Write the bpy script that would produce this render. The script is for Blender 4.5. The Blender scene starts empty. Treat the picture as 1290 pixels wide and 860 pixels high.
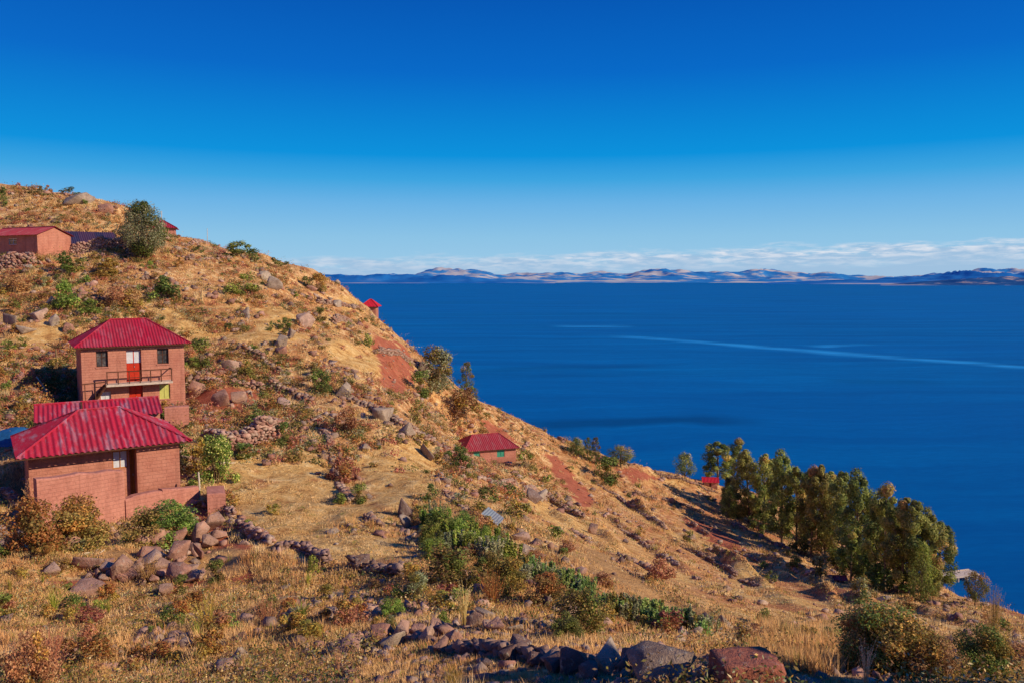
import bpy, bmesh, math, random
import numpy as np
from mathutils import Vector, Matrix, Euler

rnd = random.Random(11)
nr = np.random.default_rng(7)
scene = bpy.context.scene
COL = scene.collection
CAMZ = 50.0
F = 1003.0
PITCH = math.atan(78.0 / F)
SUN = Vector((0.845, -0.32, 0.475)).normalized()

# ------------------------------------------------------------------ helpers
def tag(o, label=None, cat=None, group=None, kind=None):
    if label: o['label'] = label
    if cat: o['category'] = cat
    if group: o['group'] = group
    if kind: o['kind'] = kind
    return o

def empty(name, loc, rz=0.0):
    o = bpy.data.objects.new(name, None)
    o.empty_display_size = 0.3
    o.location = loc
    o.rotation_euler = (0, 0, rz)
    COL.objects.link(o)
    return o

def link(name, me, parent=None):
    o = bpy.data.objects.new(name, me)
    COL.objects.link(o)
    if parent is not None:
        o.parent = parent
    return o

def np_mesh(name, V, Fc, mats, col=None, smooth=False, midx=None):
    V = np.asarray(V, np.float32); Fc = np.asarray(Fc, np.int32)
    n, k = Fc.shape
    me = bpy.data.meshes.new(name)
    me.vertices.add(len(V)); me.vertices.foreach_set('co', V.ravel())
    me.loops.add(n * k); me.loops.foreach_set('vertex_index', Fc.ravel())
    me.polygons.add(n)
    me.polygons.foreach_set('loop_start', np.arange(0, n * k, k, dtype=np.int32))
    if smooth:
        me.polygons.foreach_set('use_smooth', np.ones(n, dtype=bool))
    if not isinstance(mats, (list, tuple)): mats = [mats]
    for m in mats: me.materials.append(m)
    if midx is not None:
        me.polygons.foreach_set('material_index', np.asarray(midx, np.int32))
    if col is not None:
        a = me.color_attributes.new('Col', 'FLOAT_COLOR', 'POINT')
        c = np.ones((len(V), 4), np.float32); c[:, :3] = col
        a.data.foreach_set('color', c.ravel())
    me.update(calc_edges=True)
    me.validate()
    return me

class MB:
    """collects shapes, builds one mesh object"""
    def __init__(self):
        self.v = []; self.f = []; self.m = []
    def add(self, vs, fs, mi=0):
        b = len(self.v)
        self.v += [tuple(p) for p in vs]
        self.f += [tuple(i + b for i in f) for f in fs]
        self.m += [mi] * len(fs)
    def box(self, x0, x1, y0, y1, z0, z1, mi=0):
        vs = [(x0,y0,z0),(x1,y0,z0),(x1,y1,z0),(x0,y1,z0),(x0,y0,z1),(x1,y0,z1),(x1,y1,z1),(x0,y1,z1)]
        self.add(vs, [(0,3,2,1),(4,5,6,7),(0,1,5,4),(1,2,6,5),(2,3,7,6),(3,0,4,7)], mi)
    def bar(self, a, b, r, n=6, r2=None, mi=0):
        a = Vector(a); b = Vector(b); d = (b - a).normalized()
        r2 = r if r2 is None else r2
        u = d.orthogonal().normalized(); w = d.cross(u)
        vs = []
        for c, rr in ((a, r), (b, r2)):
            for i in range(n):
                t = 2 * math.pi * i / n
                vs.append(c + (u * math.cos(t) + w * math.sin(t)) * rr)
        fs = [(i, (i+1) % n, n + (i+1) % n, n + i) for i in range(n)]
        fs += [tuple(range(n-1, -1, -1)), tuple(range(n, 2*n))]
        self.add(vs, fs, mi)
    def tube(self, pts, radii, n=6, mi=0):
        P = [Vector(p) for p in pts]; vs = []; fs = []
        up = None
        for k, p in enumerate(P):
            d = (P[min(k+1, len(P)-1)] - P[max(k-1, 0)]).normalized()
            u = d.cross(Vector((0.31, 0.9, 0.3))).normalized(); w = d.cross(u)
            for i in range(n):
                t = 2 * math.pi * i / n
                vs.append(p + (u * math.cos(t) + w * math.sin(t)) * radii[k])
            if k:
                b = (k-1) * n
                for i in range(n):
                    fs.append((b+i, b+(i+1) % n, b+n+(i+1) % n, b+n+i))
        fs.append(tuple(range(n-1, -1, -1)))
        fs.append(tuple(range((len(P)-1)*n, len(P)*n)))
        self.add(vs, fs, mi)
    def build(self, name, mats, parent=None, smooth=False):
        me = bpy.data.meshes.new(name)
        me.from_pydata(self.v, [], self.f)
        if not isinstance(mats, (list, tuple)): mats = [mats]
        for m in mats: me.materials.append(m)
        for p, mi in zip(me.polygons, self.m):
            p.material_index = mi; p.use_smooth = smooth
        me.update()
        return link(name, me, parent)

# ---- value noise
def _hash(ix, iy, seed):
    h = (ix.astype(np.int64) * 374761393 + iy.astype(np.int64) * 668265263 + seed * 1442695041) & 0x7fffffff
    h = ((h ^ (h >> 13)) * 1274126177) & 0x7fffffff
    return ((h ^ (h >> 16)) & 0xffff) / 65535.0
def vnoise(x, y, seed=0):
    x = np.asarray(x, float); y = np.asarray(y, float)
    ix = np.floor(x); iy = np.floor(y); fx = x - ix; fy = y - iy
    fx = fx*fx*(3-2*fx); fy = fy*fy*(3-2*fy)
    a = _hash(ix, iy, seed); b = _hash(ix+1, iy, seed); c = _hash(ix, iy+1, seed); d = _hash(ix+1, iy+1, seed)
    return (a*(1-fx)+b*fx)*(1-fy) + (c*(1-fx)+d*fx)*fy
def fbm(x, y, seed=0, o=4):
    s = 0; a = 1; t = 0
    for i in range(o):
        s = s + a * (vnoise(x * 2**i, y * 2**i, seed + i * 17) - 0.5); t += a; a *= 0.5
    return s / t * 2

# ------------------------------------------------------------------ camera geometry
CP, SP = math.cos(PITCH), math.sin(PITCH)
def ray(u, v):
    xc = (np.asarray(u, float) - 645.0) / F; yc = -(np.asarray(v, float) - 430.0) / F
    dy = yc * SP + CP
    return xc / dy, (yc * CP - SP) / dy       # x and z per unit of forward distance
def at(u, v, Y):
    a, b = ray(u, v)
    return Vector((float(a) * Y, Y, CAMZ + float(b) * Y))
def proj(x, y, z):
    z = z - CAMZ
    f = y * CP - z * SP; up = y * SP + z * CP
    f = np.where(np.abs(f) < 1e-3, 1e-3, f)
    return 645 + F * x / f, 430 - F * up / f, f

cam = bpy.data.cameras.new('camera')
cam.sensor_width = 36.0; cam.lens = 36.0 * F / 1290.0
cam.clip_start = 0.2; cam.clip_end = 200000.0
camo = bpy.data.objects.new('camera', cam); COL.objects.link(camo)
camo.location = (0, 0, CAMZ); camo.rotation_euler = (math.pi/2 - PITCH, 0, 0)
scene.camera = camo

# ------------------------------------------------------------------ terrain control points: photo column -> (row, distance)
COLS = {
 -320: [(860,15),(800,19),(740,26),(640,37),(560,48),(480,58),(420,66),(350,82),(290,100),(230,122)],
 0:   [(860,14),(800,18),(740,23.5),(690,29),(640,35),(600,40),(540,48),(500,53),(450,60),(400,69),(350,79),(320,87),(280,98),(239,116)],
 160: [(860,14),(800,18.5),(740,25),(690,31),(668,34),(620,39),(560,46),(530,50),(505,55),(450,65),(400,72),(350,80),(310,92),(264,111)],
 230: [(335,90),(313,98),(298,106)],
 320: [(860,12.5),(800,16.5),(740,22.5),(700,27),(660,33),(600,42),(560,49),(520,56),(480,63),(440,70),(400,77),(360,87),(335,97),(323,106)],
 400: [(395,93),(364,118)],
 480: [(860,11),(800,14.5),(740,20),(700,25.5),(660,32),(600,43),(550,53),(500,66),(460,78),(430,90),(406,112)],
 520: [(442,112)],
 560: [(860,10),(740,20),(660,33.5),(600,48),(550,68),(520,84),(500,97),(476,113)],
 600: [(506,115)],
 645: [(860,9.5),(820,11.5),(780,15),(740,20),(700,26.5),(660,37),(620,55),(590,80),(575,91),(560,101),(534,118)],
 700: [(563,122)],
 800: [(860,8.5),(830,10.5),(800,14),(770,20),(740,29),(710,45),(686,64),(650,87),(620,107),(592,130)],
 870: [(606,135)],
 960: [(860,8),(830,10.5),(800,16),(775,30),(750,50),(720,74),(690,95),(660,113),(640,126),(626,138)],
 1120:[(860,8.5),(820,12),(800,22),(780,40),(760,62),(740,86),(720,104),(704,118)],
 1210:[(752,96)],
 1290:[(860,9.5),(830,15),(815,30),(800,52),(788,74)],
 1560:[(860,12),(850,20),(845,32),(842,50)],
}
pts = []
for u, L in COLS.items():
    for v, Y in L:
        p = at(u, v, Y); pts.append((p.x, p.y, p.z))
# behind the crest, down to the lake, and round the camera
for u, Y, z in [(-320,150,62),(0,150,50),(160,140,43),(260,130,38),(320,130,36),(400,138,33),(480,130,28),(520,128,24),(560,130,20),
                (600,130,17),(645,133,14),(700,138,8),(800,150,4),(960,156,2),(1120,134,0),(1210,112,2),(1290,90,6),(1560,72,-2),
                (0,200,20),(260,190,0),(480,190,-8),(645,190,-12),(800,200,-14),(960,200,-15),(1120,180,-16),(1290,150,-14),(1560,120,-14)]:
    pts.append(((u-645)/F*Y, Y, z))
pts += [(0,0,48.3),(-10,0,47.2),(9,0,46),(0,-18,54),(-30,-10,50),(-28,9,45),(26,0,38),(26,-22,42),(-60,0,52),(-70,26,48),
        (62,-5,14),(62,-45,18),(-60,-45,62),(0,-48,62),(70,25,4),(100,10,-8),(110,60,-14),(-120,20,66),(-140,100,74),(-140,-40,74),(110,-45,-6),(-120,180,62),(110,200,-16)]
pts = np.array(pts)
S0 = 60.0
def phi(r2):
    return np.where(r2 > 1e-12, 0.5 * r2 * np.log(np.maximum(r2, 1e-12)), 0)
P2 = pts[:, :2] / S0
n = len(P2)
d2 = ((P2[:, None] - P2[None]) ** 2).sum(-1)
A = np.zeros((n+3, n+3)); A[:n, :n] = phi(d2) + np.eye(n) * 2e-4
A[:n, n] = 1; A[:n, n+1:] = P2; A[n, :n] = 1; A[n+1:, :n] = P2.T
W = np.linalg.solve(A, np.concatenate([pts[:, 2], np.zeros(3)]))
def axis(lo, hi, f):
    a = [lo]
    while a[-1] < hi: a.append(a[-1] + f(a[-1]))
    return np.array(a)
XS = axis(-150, 120, lambda x: 0.34 + max(0, abs(x + 5) - 22) * 0.016)
YS = axis(-50, 210, lambda y: 0.26 + max(0, y - 24) * 0.0085 + max(0, 4 - y) * 0.06)
GX, GY = np.meshgrid(XS, YS)
GZ = np.empty_like(GX)
for j in range(len(YS)):
    q = np.stack([XS, np.full_like(XS, YS[j])], 1) / S0
    dd = ((q[:, None] - P2[None]) ** 2).sum(-1)
    GZ[j] = phi(dd) @ W[:n] + W[n] + q @ W[n+1:]
# relief: lumps, little banks that follow the contours
dist = np.hypot(GX, GY)
k = np.clip((dist - 5) / 20, 0.15, 1)
rough = fbm(GX/9, GY/9, 3, 4) * 0.75 * k + (fbm(GX/2.1, GY/2.1, 9, 3) * 0.24 + np.maximum(0, 0.35 - np.abs(fbm(GX/4.2, GY/4.2, 13, 3))) * np.clip(fbm(GX/15, GY/15, 19, 2) + .3, 0, 1) * 1.3) * k
PU, PV, PF = proj(GX, GY, GZ)
ter = GZ + fbm(GX/14, GY/14, 21, 3) * 0.9
st = 2.3
q = ter / st; fr = q - np.floor(q)
stair = (np.floor(q) + np.clip((fr - 0.62) / 0.38, 0, 1) ** 1.3 * 0.75 + fr * 0.25) * st - ter
wt = np.clip((dist - 34) / 25, 0, 1) * np.clip((fbm(GX/30, GY/30, 5, 2) + 0.7), 0.35, 1)
calm = np.clip((PU - 640) / 130, 0, 1) * np.clip((GY - 26) / 12, 0, 1) * np.clip((120 - GY) / 20, 0, 1)
GZ = GZ + rough * (1 - 0.72 * calm) + (stair + 0.9) * 0.55 * wt * (1 - calm)
GZ = GZ + 6.6 * np.exp(-((GX - 10.9) / 2.0) ** 2 - ((GY - 5.7) / 1.6) ** 2)      # unseen mound added beside the viewpoint to shade the foreground
PADS = []
# ------------------------------------------------------------------ node helpers
class NT:
    def __init__(self, name, world=None):
        if world: self.t = world.node_tree
        else:
            self.mat = bpy.data.materials.new(name); self.mat.use_nodes = True; self.t = self.mat.node_tree
        self.t.nodes.clear()
    def n(self, typ, **kw):
        nd = self.t.nodes.new(typ)
        ins = kw.pop('i', {})
        for a, b in kw.items(): setattr(nd, a, b)
        for a, b in ins.items(): self.set(nd, a, b)
        return nd
    def set(self, nd, key, val):
        s = nd.inputs[key]
        if isinstance(val, bpy.types.NodeSocket): self.t.links.new(val, s)
        elif isinstance(val, bpy.types.Node): self.t.links.new(val.outputs[0], s)
        else:
            if s.type == 'RGBA' and len(val) == 3: val = (*val, 1)
            s.default_value = val
    def noise(self, vec, scale, detail=4, rough=0.55, dist=0.0):
        return self.n('ShaderNodeTexNoise', i={'Vector': vec, 'Scale': scale, 'Detail': detail, 'Roughness': rough, 'Distortion': dist}).outputs[0]
    def ramp(self, fac, stops, interp='LINEAR'):
        r = self.n('ShaderNodeValToRGB'); cr = r.color_ramp; cr.interpolation = interp
        while len(cr.elements) > 1: cr.elements.remove(cr.elements[-1])
        for k, (p, c) in enumerate(stops):
            e = cr.elements[0] if k == 0 else cr.elements.new(p)
            e.position = p
            if isinstance(c, (int, float)): c = (c, c, c)
            e.color = (*c, 1)
        self.set(r, 0, fac)
        return r.outputs[0]
    def mix(self, fac, a, b, mode='MIX'):
        m = self.n('ShaderNodeMix', data_type='RGBA', blend_type=mode)
        for key, val in ((0, fac), (6, a), (7, b)):
            s = m.inputs[key]
            if isinstance(val, bpy.types.NodeSocket): self.t.links.new(val, s)
            else: s.default_value = (*val, 1) if isinstance(val, tuple) and len(val) == 3 else val
        return m.outputs[2]
    def math(self, op, a, b=0.0, c=0.0, clamp=False):
        m = self.n('ShaderNodeMath', operation=op, use_clamp=clamp)
        for k, val in enumerate((a, b, c)):
            if isinstance(val, bpy.types.NodeSocket): self.t.links.new(val, m.inputs[k])
            else: m.inputs[k].default_value = val
        return m.outputs[0]
    def mapr(self, v, a, b, c=0.0, d=1.0):
        return self.n('ShaderNodeMapRange', i={0: v, 1: a, 2: b, 3: c, 4: d}).outputs[0]
    def pos(self):
        return self.n('ShaderNodeNewGeometry').outputs['Position']
    def obj(self):
        return self.n('ShaderNodeTexCoord').outputs['Object']
    def rand(self):
        return self.n('ShaderNodeObjectInfo').outputs['Random']
    def attr(self, nm='Col'):
        return self.n('ShaderNodeAttribute', attribute_name=nm).outputs['Color']
    def scale(self, vec, s):
        return self.n('ShaderNodeMapping', i={0: vec, 3: s}).outputs[0]
    def bump(self, h, strength=0.4, dist=0.05, normal=None):
        b = self.n('ShaderNodeBump', i={'Height': h, 'Strength': strength, 'Distance': dist})
        if normal is not None: self.set(b, 'Normal', normal)
        return b.outputs[0]
    def out(self, bsdf):
        o = self.n('ShaderNodeOutputMaterial'); self.t.links.new(bsdf if isinstance(bsdf, bpy.types.NodeSocket) else bsdf.outputs[0], o.inputs[0])
        return self.mat
    def pbr(self, color, rough=0.8, spec=0.2, normal=None, metal=0.0):
        b = self.n('ShaderNodeBsdfPrincipled', i={'Base Color': color, 'Roughness': rough, 'Specular IOR Level': spec, 'Metallic': metal})
        if normal is not None: self.set(b, 'Normal', normal)
        return b

M = {}
# ground ---------------------------------------------------------------
def mk_ground():
    t = NT('ground'); p = t.pos(); z = t.attr('Zone')
    sep = t.n('ShaderNodeSeparateColor', i={0: z})
    red, short, plough = sep.outputs[0], sep.outputs[1], sep.outputs[2]
    n1 = t.noise(p, 0.16, 5, 0.6); n2 = t.noise(p, 1.1, 6, 0.65); n3 = t.noise(p, 6.0, 4, 0.7); n4 = t.noise(p, 22.0, 3, 0.7)
    wild = t.ramp(n2, [(0.30, (0.18, 0.08, 0.035)), (0.40, (0.50, 0.23, 0.095)), (0.51, (0.70, 0.39, 0.17)), (0.62, (0.90, 0.64, 0.33))])
    wild = t.mix(t.mapr(n1, 0.45, 0.62), wild, t.mix(0.45, wild, (0.42, 0.16, 0.07)))
    shortc = t.ramp(n2, [(0.34, (0.42, 0.20, 0.07)), (0.45, (0.66, 0.38, 0.135)), (0.55, (0.78, 0.49, 0.19)), (0.66, (0.84, 0.60, 0.29))])
    c = t.mix(short, wild, shortc)
    redc = t.ramp(n2, [(0.3, (0.33, 0.085, 0.05)), (0.6, (0.50, 0.15, 0.09)), (0.75, (0.55, 0.23, 0.14))])
    c = t.mix(t.math('MULTIPLY', red, t.mapr(n3, 0.3, 0.5, 0.55, 1.0), clamp=True), c, redc)
    tan = t.ramp(n2, [(0.3, (0.42, 0.22, 0.09)), (0.7, (0.60, 0.36, 0.16))])
    c = t.mix(plough, c, tan)
    c = t.mix(t.mapr(n3, 0.36, 0.52), t.mix(0.42, c, (0.12, 0.05, 0.025)), c)
    c = t.mix(t.mapr(n4, 0.3, 0.6), t.mix(0.25, c, (0.10, 0.045, 0.025)), c)
    h = t.math('ADD', t.math('MULTIPLY', n2, 1.0), t.math('ADD', t.math('MULTIPLY', n3, 0.45), t.math('MULTIPLY', n4, 0.15)))
    return t.out(t.pbr(c, 0.95, 0.05, t.bump(h, 0.6, 0.3)))
M['ground'] = mk_ground()

def mk_leaf(name, tr=0.3, hue=0.06, val=0.5, up=0.0):
    t = NT(name); c = t.attr(); r = t.rand()
    hs = t.n('ShaderNodeHueSaturation', i={'Hue': t.mapr(r, 0, 1, 0.5 - hue * 0.5, 0.5 + hue * 0.5), 'Saturation': 1.0,
             'Value': t.mapr(t.math('FRACT', t.math('MULTIPLY', r, 7.31)), 0, 1, 1 - val * 0.5, 1 + val * 0.5), 'Color': c})
    nrm = None
    if up:
        gn = t.n('ShaderNodeNewGeometry').outputs['Normal']
        mx_ = t.n('ShaderNodeMix', data_type='VECTOR', i={0: up, 4: gn, 5: (0.35, -0.25, 0.9)}).outputs[1]
        nrm = t.n('ShaderNodeVectorMath', operation='NORMALIZE', i={0: mx_}).outputs[0]
    a = t.pbr(hs.outputs[0], 0.65, 0.25 if not up else 0.1, nrm)
    tl = t.n('ShaderNodeBsdfTranslucent', i={0: hs.outputs[0]})
    mx = t.n('ShaderNodeMixShader', i={0: tr}); t.t.links.new(a.outputs[0], mx.inputs[1]); t.t.links.new(tl.outputs[0], mx.inputs[2])
    return t.out(mx)
M['leaf'] = mk_leaf('leaf'); M['grass'] = mk_leaf('grass', 0.15, 0.0, 0.0, 0.8)

def mk_bark():
    t = NT('bark'); p = t.pos()
    n = t.noise(t.scale(p, (6, 6, 1.2)), 1.0, 4)
    return t.out(t.pbr(t.ramp(n, [(0.3, (0.07, 0.045, 0.03)), (0.6, (0.26, 0.19, 0.13)), (0.75, (0.45, 0.36, 0.28))]), 0.9, 0.1))
M['bark'] = mk_bark()
def mk_twig(name, a, b):
    t = NT(name); n = t.noise(t.pos(), 5.0, 3)
    return t.out(t.pbr(t.mix(n, a, b), 0.85, 0.1))
M['twig'] = mk_twig('twig', (0.10, 0.055, 0.03), (0.33, 0.22, 0.13))
M['pale_wood'] = mk_twig('pale_wood', (0.45, 0.36, 0.27), (0.62, 0.53, 0.42))

def mk_rock(name, pal, lichen=0.5):
    t = NT(name); o = t.obj(); r = t.rand(); p = t.pos()
    n = t.noise(p, 2.2, 6, 0.65); n2 = t.noise(p, 9.0, 5, 0.7); n3 = t.noise(p, 30.0, 3, 0.7)
    base = t.ramp(r, pal)
    c = t.mix(t.mapr(n, 0.35, 0.65), t.mix(0.55, base, (0.09, 0.045, 0.04)), base)
    c = t.mix(t.math('MULTIPLY', t.mapr(n2, 0.55, 0.68), lichen), c, (0.46, 0.42, 0.36))
    c = t.mix(t.math('MULTIPLY', t.mapr(n2, 0.42, 0.30), 0.7), c, (0.05, 0.035, 0.03))
    h = t.math('ADD', n2, t.math('MULTIPLY', n3, 0.4))
    return t.out(t.pbr(c, 0.9, 0.2, t.bump(h, 0.7, 0.08)))
M['rock'] = mk_rock('rock', [(0.0, (0.44, 0.21, 0.15)), (0.35, (0.52, 0.28, 0.21)), (0.7, (0.46, 0.28, 0.21)), (1.0, (0.58, 0.39, 0.31))])
M['rock_grey'] = mk_rock('rock_grey', [(0.0, (0.34, 0.245, 0.185)), (0.5, (0.44, 0.34, 0.27)), (1.0, (0.52, 0.42, 0.34))], 0.8)
M['rock_dark'] = mk_rock('rock_dark', [(0.0, (0.17, 0.12, 0.11)), (0.5, (0.22, 0.13, 0.11)), (1.0, (0.27, 0.19, 0.17))], 0.8)
M['rock_red'] = mk_rock('rock_red', [(0.0, (0.36, 0.12, 0.08)), (1.0, (0.36, 0.12, 0.08))], 0.35)
def mk_wallstone(name, tint):
    t = NT(name); c = t.attr(); p = t.pos()
    n2 = t.noise(p, 7.0, 4, 0.7)
    c = t.mix(t.mapr(n2, 0.35, 0.6), t.mix(0.5, c, (0.07, 0.04, 0.035)), c)
    c = t.mix(0.5, c, t.mix(0.5, c, tint))
    return t.out(t.pbr(c, 0.92, 0.15, t.bump(n2, 0.6, 0.06)))
M['wallstone'] = mk_wallstone('wallstone', (0.35, 0.22, 0.18))

# buildings -------------------------------------------------------------
def mk_adobe(name, a, b, bricks=True, bs=0.2):
    t = NT(name); o = t.obj(); g = t.n('ShaderNodeNewGeometry')
    # brick coordinates: run along the wall on either face
    s = t.n('ShaderNodeSeparateXYZ', i={0: o})
    run = t.math('ADD', s.outputs[0], s.outputs[1])
    cv = t.n('ShaderNodeCombineXYZ', i={0: run, 1: s.outputs[2]})
    n = t.noise(o, 1.3, 5, 0.6); n2 = t.noise(o, 8.0, 5, 0.7); n3 = t.noise(o, 30, 3, 0.7)
    c = t.mix(t.mapr(n, 0.3, 0.7), a, b)
    c = t.mix(t.math('MULTIPLY', t.mapr(n2, 0.5, 0.72), 0.5), c, tuple(x * 1.25 for x in b))
    c = t.mix(t.math('MULTIPLY', t.mapr(n2, 0.42, 0.3), 0.55), c, tuple(x * 0.4 for x in a))
    base_ = t.mapr(t.math('ADD', s.outputs[2], t.math('MULTIPLY', n, 0.9)), 0.35, 0.95, 0.55, 0.0)
    c = t.mix(base_, c, (0.20, 0.10, 0.065))
    streak = t.noise(t.scale(o, (3.0, 3.0, 0.35)), 1.0, 4)
    c = t.mix(t.math('MULTIPLY', t.mapr(streak, 0.52, 0.7), 0.35), c, tuple(x * 0.5 for x in a))
    h = t.math('ADD', t.math('MULTIPLY', n2, 0.5), t.math('MULTIPLY', n3, 0.3))
    if bricks:
        br = t.n('ShaderNodeTexBrick', i={'Vector': cv, 'Scale': 1.0, 'Mortar Size': 0.016, 'Mortar Smooth': 0.35, 'Brick Width': 0.42, 'Row Height': 0.17,
                 'Color1': (0.75, 0.75, 0.75), 'Color2': (1.0, 1.0, 1.0), 'Mortar': (0.45, 0.45, 0.45)})
        br.offset = 0.5
        c = t.mix(bs, c, t.mix(1.0, c, br.outputs[0], 'MULTIPLY'))
        h = t.math('ADD', h, t.math('MULTIPLY', br.outputs[1], -0.5))
    return t.out(t.pbr(c, 0.95, 0.08, t.bump(h, 0.6, 0.05)))
M['adobe'] = mk_adobe('adobe', (0.44, 0.17, 0.125), (0.56, 0.25, 0.185))
M['adobe_pink'] = mk_adobe('adobe_pink', (0.42, 0.165, 0.12), (0.50, 0.23, 0.17), True, 0.3)
M['adobe_low'] = mk_adobe('adobe_low', (0.44, 0.175, 0.135), (0.56, 0.25, 0.195), True, 0.15)

def mk_roof(name, a, fade, rust=0.4, spec=0.35):
    t = NT(name); o = t.obj(); r = t.rand()
    lap = t.noise(t.scale(o, (0.9, 0.9, 0.0)), 1.0, 0)
    n = t.noise(t.scale(o, (2.6, 0.55, 0.55)), 1.0, 6, 0.7); n2 = t.noise(t.scale(o, (5, 5, 1.0)), 1.0, 5, 0.7); n3 = t.noise(o, 14, 3)
    c = t.mix(t.math('MULTIPLY', t.mapr(n, 0.5, 0.66), rust), a, fade)
    c = t.mix(t.math('MULTIPLY', t.mapr(n2, 0.52, 0.68), 0.5), c, tuple(x * 0.55 for x in a))
    sheet = t.n('ShaderNodeTexWhiteNoise', noise_dimensions='1D', i={'W': t.math('FLOOR', t.math('MULTIPLY', t.n('ShaderNodeSeparateXYZ', i={0: o}).outputs[0], 1.15))}).outputs[0]
    c = t.mix(t.mapr(sheet, 0, 1, 0.0, 0.45), c, t.mix(0.5, c, (0.22, 0.05, 0.06)))
    c = t.mix(t.math('MULTIPLY', t.mapr(n3, 0.6, 0.75), 0.4), c, fade)
    return t.out(t.pbr(c, t.mapr(n2, 0.3, 0.7, 0.5, 0.75), spec * 0.6))
M['roof_red'] = mk_roof('roof_red', (0.38, 0.012, 0.042), (0.40, 0.18, 0.24), 0.4)
M['roof_pink'] = mk_roof('roof_pink', (0.44, 0.018, 0.05), (0.36, 0.25, 0.34), 0.75)
M['roof_old'] = mk_roof('roof_old', (0.36, 0.04, 0.06), (0.40, 0.20, 0.21), 0.55)
M['roof_bright'] = mk_roof('roof_bright', (0.60, 0.015, 0.035), (0.6, 0.1, 0.1), 0.1)
M['roof_shaded'] = mk_roof('roof_shaded', (0.035, 0.03, 0.075), (0.05, 0.06, 0.14), 0.5, 0.3)  # the shed roof's shade is put into this dark blue
M['tin'] = mk_roof('tin', (0.20, 0.25, 0.31), (0.34, 0.38, 0.42), 0.5, 0.4)
def mk_plain(name, c, rough=0.6, spec=0.3, var=0.25):
    t = NT(name); n = t.noise(t.obj(), 5.0, 4, 0.7)
    return t.out(t.pbr(t.mix(t.mapr(n, 0.35, 0.65), tuple(x * (1 - var) for x in c), c), rough, spec))
M['red_paint'] = mk_plain('red_paint', (0.55, 0.035, 0.012), 0.45)
M['green_paint'] = mk_plain('green_paint', (0.06, 0.33, 0.24), 0.5)
M['yellow_paint'] = mk_plain('yellow_paint', (0.55, 0.55, 0.16), 0.5)
M['lime_paint'] = mk_plain('lime_paint', (0.30, 0.42, 0.06), 0.5)
M['white_paint'] = mk_plain('white_paint', (0.78, 0.78, 0.80), 0.6)
M['curtain'] = mk_plain('curtain', (0.66, 0.68, 0.78), 0.85, 0.1)
M['wood_dark'] = mk_plain('wood_dark', (0.13, 0.055, 0.035), 0.8, 0.1, 0.5)
M['wood_orange'] = mk_plain('wood_orange', (0.52, 0.20, 0.05), 0.7, 0.1)
M['concrete'] = mk_plain('concrete', (0.66, 0.54, 0.46), 0.9, 0.1, 0.3)
M['dark_inside'] = mk_plain('dark_inside', (0.02, 0.014, 0.012), 0.9, 0.05)
M['tarp'] = mk_plain('tarp', (0.02, 0.12, 0.33), 0.45, 0.3, 0.4)
M['metal_pole'] = mk_plain('metal_pole', (0.5, 0.5, 0.5), 0.5, 0.4)
def mk_glass():
    t = NT('window_glass'); n = t.noise(t.obj(), 3.0, 3)
    return t.out(t.pbr(t.ramp(n, [(0.35, (0.03, 0.028, 0.035)), (0.55, (0.08, 0.075, 0.085)), (0.75, (0.25, 0.22, 0.22))]), 0.12, 0.6))
M['glass'] = mk_glass()

# water ------------------------------------------------------------------
def lin_band(t, p, A, B, half, soft):
    A = Vector((A[0], A[1], 0)); B = Vector((B[0], B[1], 0))
    d = (B - A); L = d.length; d = d / L; nrm = Vector((-d.y, d.x, 0))
    rel = t.n('ShaderNodeVectorMath', operation='SUBTRACT', i={0: p, 1: tuple(A)}).outputs[0]
    al = t.n('ShaderNodeVectorMath', operation='DOT_PRODUCT', i={0: rel, 1: tuple(d)}).outputs['Value']
    ac = t.math('ABSOLUTE', t.n('ShaderNodeVectorMath', operation='DOT_PRODUCT', i={0: rel, 1: tuple(nrm)}).outputs['Value'])
    band = t.mapr(ac, half, half * soft, 1.0, 0.0)
    ends = t.math('MULTIPLY', t.mapr(al, 0, L * 0.25), t.mapr(al, L * 1.25, L * 0.95))
    return t.math('MULTIPLY', band, ends)
def wpt(u, v):
    a, b = ray(u, v); Y = -CAMZ / float(b); return (float(a) * Y, Y)
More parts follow.
